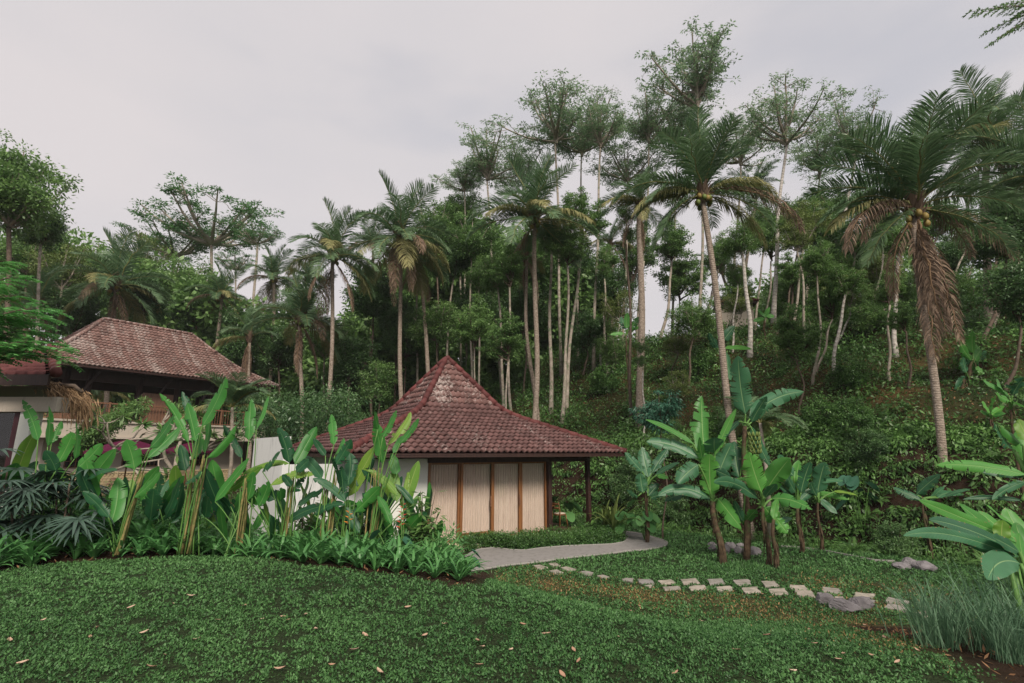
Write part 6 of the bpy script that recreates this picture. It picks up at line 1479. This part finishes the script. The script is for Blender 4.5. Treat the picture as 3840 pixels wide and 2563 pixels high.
# near tree with bright compound leaves at the left edge
T = thing('compound_leaf_tree', 'bright green branches of compound leaves entering from the left edge', 'tree', tuple(A(-10.3, 8.8, .9)))
g = G(); gl = G(); o_ = A(-10.3, 8.8, .9); rs2 = np.random.default_rng(9)
tube(g, [o_, o_ + A(.1, 0, 2.5), o_ + A(.3, 0, 5.5)], [.12, .06], 8)
for tx, ty, D in [(160,1190,9.2), (60,1110,9), (165,1250,9.3), (190,1290,9.1), (240,1310,9), (170,1160,8.8), (60,1200,9), (70,1040,9), (30,1270,9.1), (-20,1080,9), (100,1330,9.4), (230,1345,9.2), (20, 980, 9.3), (130, 1215, 9.5), (-10, 1320, 9), (120,1300,9.0), (60,1330,8.9), (-40,1200,9.2)]:
    tp = at(tx, ty, D); s0 = o_ + A(.2, 0, max(1.4, (tp[2] - .9) * .75)); t = np.linspace(0, 1, 14)[:, None]; P = s0 + (tp - s0) * t + A(0, 0, .35) * np.sin(pi * t); tube(g, P, [.025, .006], 5)
    for q_ in range(4, 14):
        for sd in (-1, 1):
            d = norm(norm(tp - s0) * .6 + A(0, sd * .9, .0) + rs2.normal(size=3) * .2); m_ = 9; u = np.linspace(.1, 1, m_)[:, None]; Q = P[q_] + d * .38 * u + A(0, 0, -.12) * u ** 2
            S = norm(np.cross(d, A(0, 0, 1)))
            for s2 in (-1, 1): leaves(gl, Q, np.tile(norm(S * s2 + d * .5 + A(0, 0, -.45)), (m_, 1)), np.tile(A(0, 0, 1), (m_, 1)) + rs2.normal(size=(m_, 3)) * .2, .105, .045, np.full(m_, .3) + .7 * rs2.random(m_))
obj('limb', g, M['bark_dark'], T); obj('foliage', gl, M['compound'], T)
# ------------------------------------------------------------------ turf: real small leaves
g = G(); gd = G()
def vnoise(x, y, s, seed):
    rg = np.random.default_rng(seed).random((256, 256)); u = x / s + 300.3; v = y / s + 300.7; i = np.floor(u).astype(int); j = np.floor(v).astype(int); a = u - i; b = v - j; a = a * a * (3 - 2 * a); b = b * b * (3 - 2 * b)
    q_ = lambda ii, jj: rg[ii % 256, jj % 256]
    return (q_(i, j) * (1 - a) + q_(i + 1, j) * a) * (1 - b) + (q_(i, j + 1) * (1 - a) + q_(i + 1, j + 1) * a) * b
def turf(y0, y1, dens, ls, asp):
    global g, gd
    xr = 1.12 * y1 + .5; area = 2 * xr * (y1 - y0); n = int(area * dens); x = nr.uniform(-xr, xr, n); y = nr.uniform(y0, y1, n)
    k = (np.abs(x) < y * 1.02 + .4) & (nr.random(n) < lawn_mask(x, y) * 1.0) & ~inpoly(x, y, PATH); x = x[k]; y = y[k]
    for q_ in STP:
        c_ = q_.mean(0); k = ~inpoly(x, y, c_ + (q_ - c_) * .93); x = x[k]; y = y[k]
    # patchy cover
    pt = .72 * vnoise(x, y, .085, 1) + .28 * vnoise(x, y, .45, 2); big = vnoise(x, y, 1.6, 3); k = nr.random(len(x)) < np.clip((pt - .24) * 4.5, .05, 1); x = x[k]; y = y[k]; pt = pt[k]; big = big[k]
    n = len(x); z = hgt(x, y) + nr.random(n) * (.006 + .05 * np.clip(pt - .25, 0, 1)); D = rvec(n, .45); br = brownf(x, y); dry = nr.random(n) < br * .62
    r_ = np.clip(-.12 + .6 * nr.random(n) + .5 * pt + .3 * (big - .3), 0, 1)
    P = np.column_stack([x, y, z]); Nn = rvec(n, 1.2); l_ = ls * nr.uniform(.6, 1.4, n)
    leaves(g, P[~dry], D[~dry], Nn[~dry], l_[~dry], l_[~dry] * asp, r_[~dry]); leaves(gd, P[dry], D[dry], Nn[dry], l_[dry], l_[dry] * asp * .7)
STP = [np.array([gp(*p)[:2] for p in q]) for q in st]
turf(3.4, 6.0, 5200, .025, .5); turf(6.0, 9.2, 2400, .034, .5); turf(9.2, 13, 1700, .045, .5); turf(13, 24, 800, .065, .45)
tag(obj('grass', g, M['grass']), 'short broad leaved green turf of the lawn', kind='stuff')
tag(obj('dry_grass', gd, M['lawn_dry']), 'browned dry turf in a band across the lawn', kind='stuff')
# taller tufts round the foot of rocks and the lawn edge
g = G(); C = []
for k in range(5200):
    a = rs.random()
    if a < .45:
        x = rs.uniform(3.2, 13); y = float(np.interp(x, BX, BY)) + rs.uniform(-.35, .2)
    elif a < .75:
        p = at(*C6(rs.uniform(600, 1150), 1300), 13.2); x = p[0]; y = 13.2 + rs.uniform(-.7, .6)
    else:
        q_ = PF[rs.randrange(len(PF) - 1)]; x = q_[0] + rs.gauss(0, .3); y = q_[1] + rs.gauss(0, .12)
        if inpoly(np.array([x]), np.array([y]), PATH)[0]: continue
    C.append((x, y, float(hgt(x, y))))
C = np.array(C); leaves(g, C, rvec(len(C), 1.6), rvec(len(C)), .10 * nr.uniform(.5, 1.3, len(C)), .014)
tag(obj('edge_grass', g, M['grass']), 'longer unmown grass around the rocks, kerb and path edge', kind='stuff')
# dry litter and straw over the bare soil at the right and along the bed edge
g = G(); m_ = 5200; x = nr.uniform(-9, 7.5, m_); y = nr.uniform(3.6, 9.4, m_); k_ = (lawn_mask(x, y) < .5) & ((x > 2.5) | (y < bedy(x) + .5)); x = x[k_]; y = y[k_]
leaves(g, np.column_stack([x, y, hgt(x, y) + .012]), rvec(len(x), .1), rvec(len(x), 1.6), .075, .022)
tag(obj('soil_litter', g, M['litter']), 'dry litter and straw lying on the bare soil of the beds', kind='stuff')
# fallen leaves
fl = [(20,1478),(98,1430),(222,1448),(205,1470),(330,1459),(377,1512),(345,1540),(397,1392),(436,1374),(600,1428),(648,1422),(660,1430),(700,1418),(724,1452),(812,1500),(837,1466),(974,1466),(1095,1478),(1106,1493),(1172,1500),(1253,1463),(1328,1526),(1316,1500),(1440,1300),(1468,1395),(1448,1406),(1580,1380),(1750,1367),(1858,1452),(1870,1485),(1936,1510),(1925,1522),(1985,1440),(2000,1512),(2060,1528),(2105,1500),(1550,1555),(870,1552),(1290,1558),(640,1545),(500,1430),(560,1396),(1200,1440),(1420,1470),(1690,1500),(1610,1430),(1760,1465),(935,1400),(300,1400),(140,1385),(1380,1405),(1100,1535),(450,1475),(760,1535),(2030,1470),(1820,1550),(50,1530),(1020,1440)]
DM = []
for k in range(5):
    g = G(); s = np.linspace(0, 1, 7); w = .42 * np.sin(pi * np.clip(s * .9 + .05, 0, 1)); rs3 = np.random.default_rng(k); c = rs3.uniform(.1, .5)
    V_ = np.concatenate([np.column_stack([s - .5, w * sd * .55, .10 * abs(sd) + c * (s - .5) ** 2] ) for sd in (-1, 0, 1)]); i = np.arange(6); g.add(V_, np.concatenate([np.stack([i, i + 1, i + 8, i + 7], -1), np.stack([i + 7, i + 8, i + 15, i + 14], -1)]), A(0, 0, rs3.random())); DM.append(mkmesh('fallen_leaf', g, M['fallen']) if False else g)
M['fallen'] = leaf_mat('fallen_leaf', (.30, .17, .11), (.50, .38, .29), .7, .1, .2, .6)
DM = [mkmesh('fallen_leaf', g_, M['fallen']) for g_ in DM]
for x, y in fl:
    p = gp(x * q, y * q); o = bpy.data.objects.new('fallen_leaf', rs.choice(DM)); COL.objects.link(o); s = rs.uniform(.045, .09); o.location = (p[0], p[1], p[2] + .03); o.scale = (s,) * 3; o.rotation_euler = (rs.uniform(-.3, .3), rs.uniform(-.3, .3), rs.uniform(0, 6.28))
    tag(o, 'small dry pinkish brown leaf fallen on the lawn', 'fallen leaf', 'dry leaves scattered on the lawn')

# ------------------------------------------------------------------ thin tropical haze
g = G(); box(g, (-140, -12, -6), (140, 110, 46)); hm, nt, b = new_mat('haze'); nt.nodes.remove(b)
v_ = nn(nt, 'ShaderNodeVolumePrincipled'); v_.inputs['Color'].default_value = (.86, .90, .92, 1); v_.inputs['Density'].default_value = .0004
nt.links.new(v_.outputs[0], nt.nodes['Material Output'].inputs['Volume'])
tag(obj('haze', g, hm, smooth=False), 'thin humid haze over the garden and forest', kind='stuff')
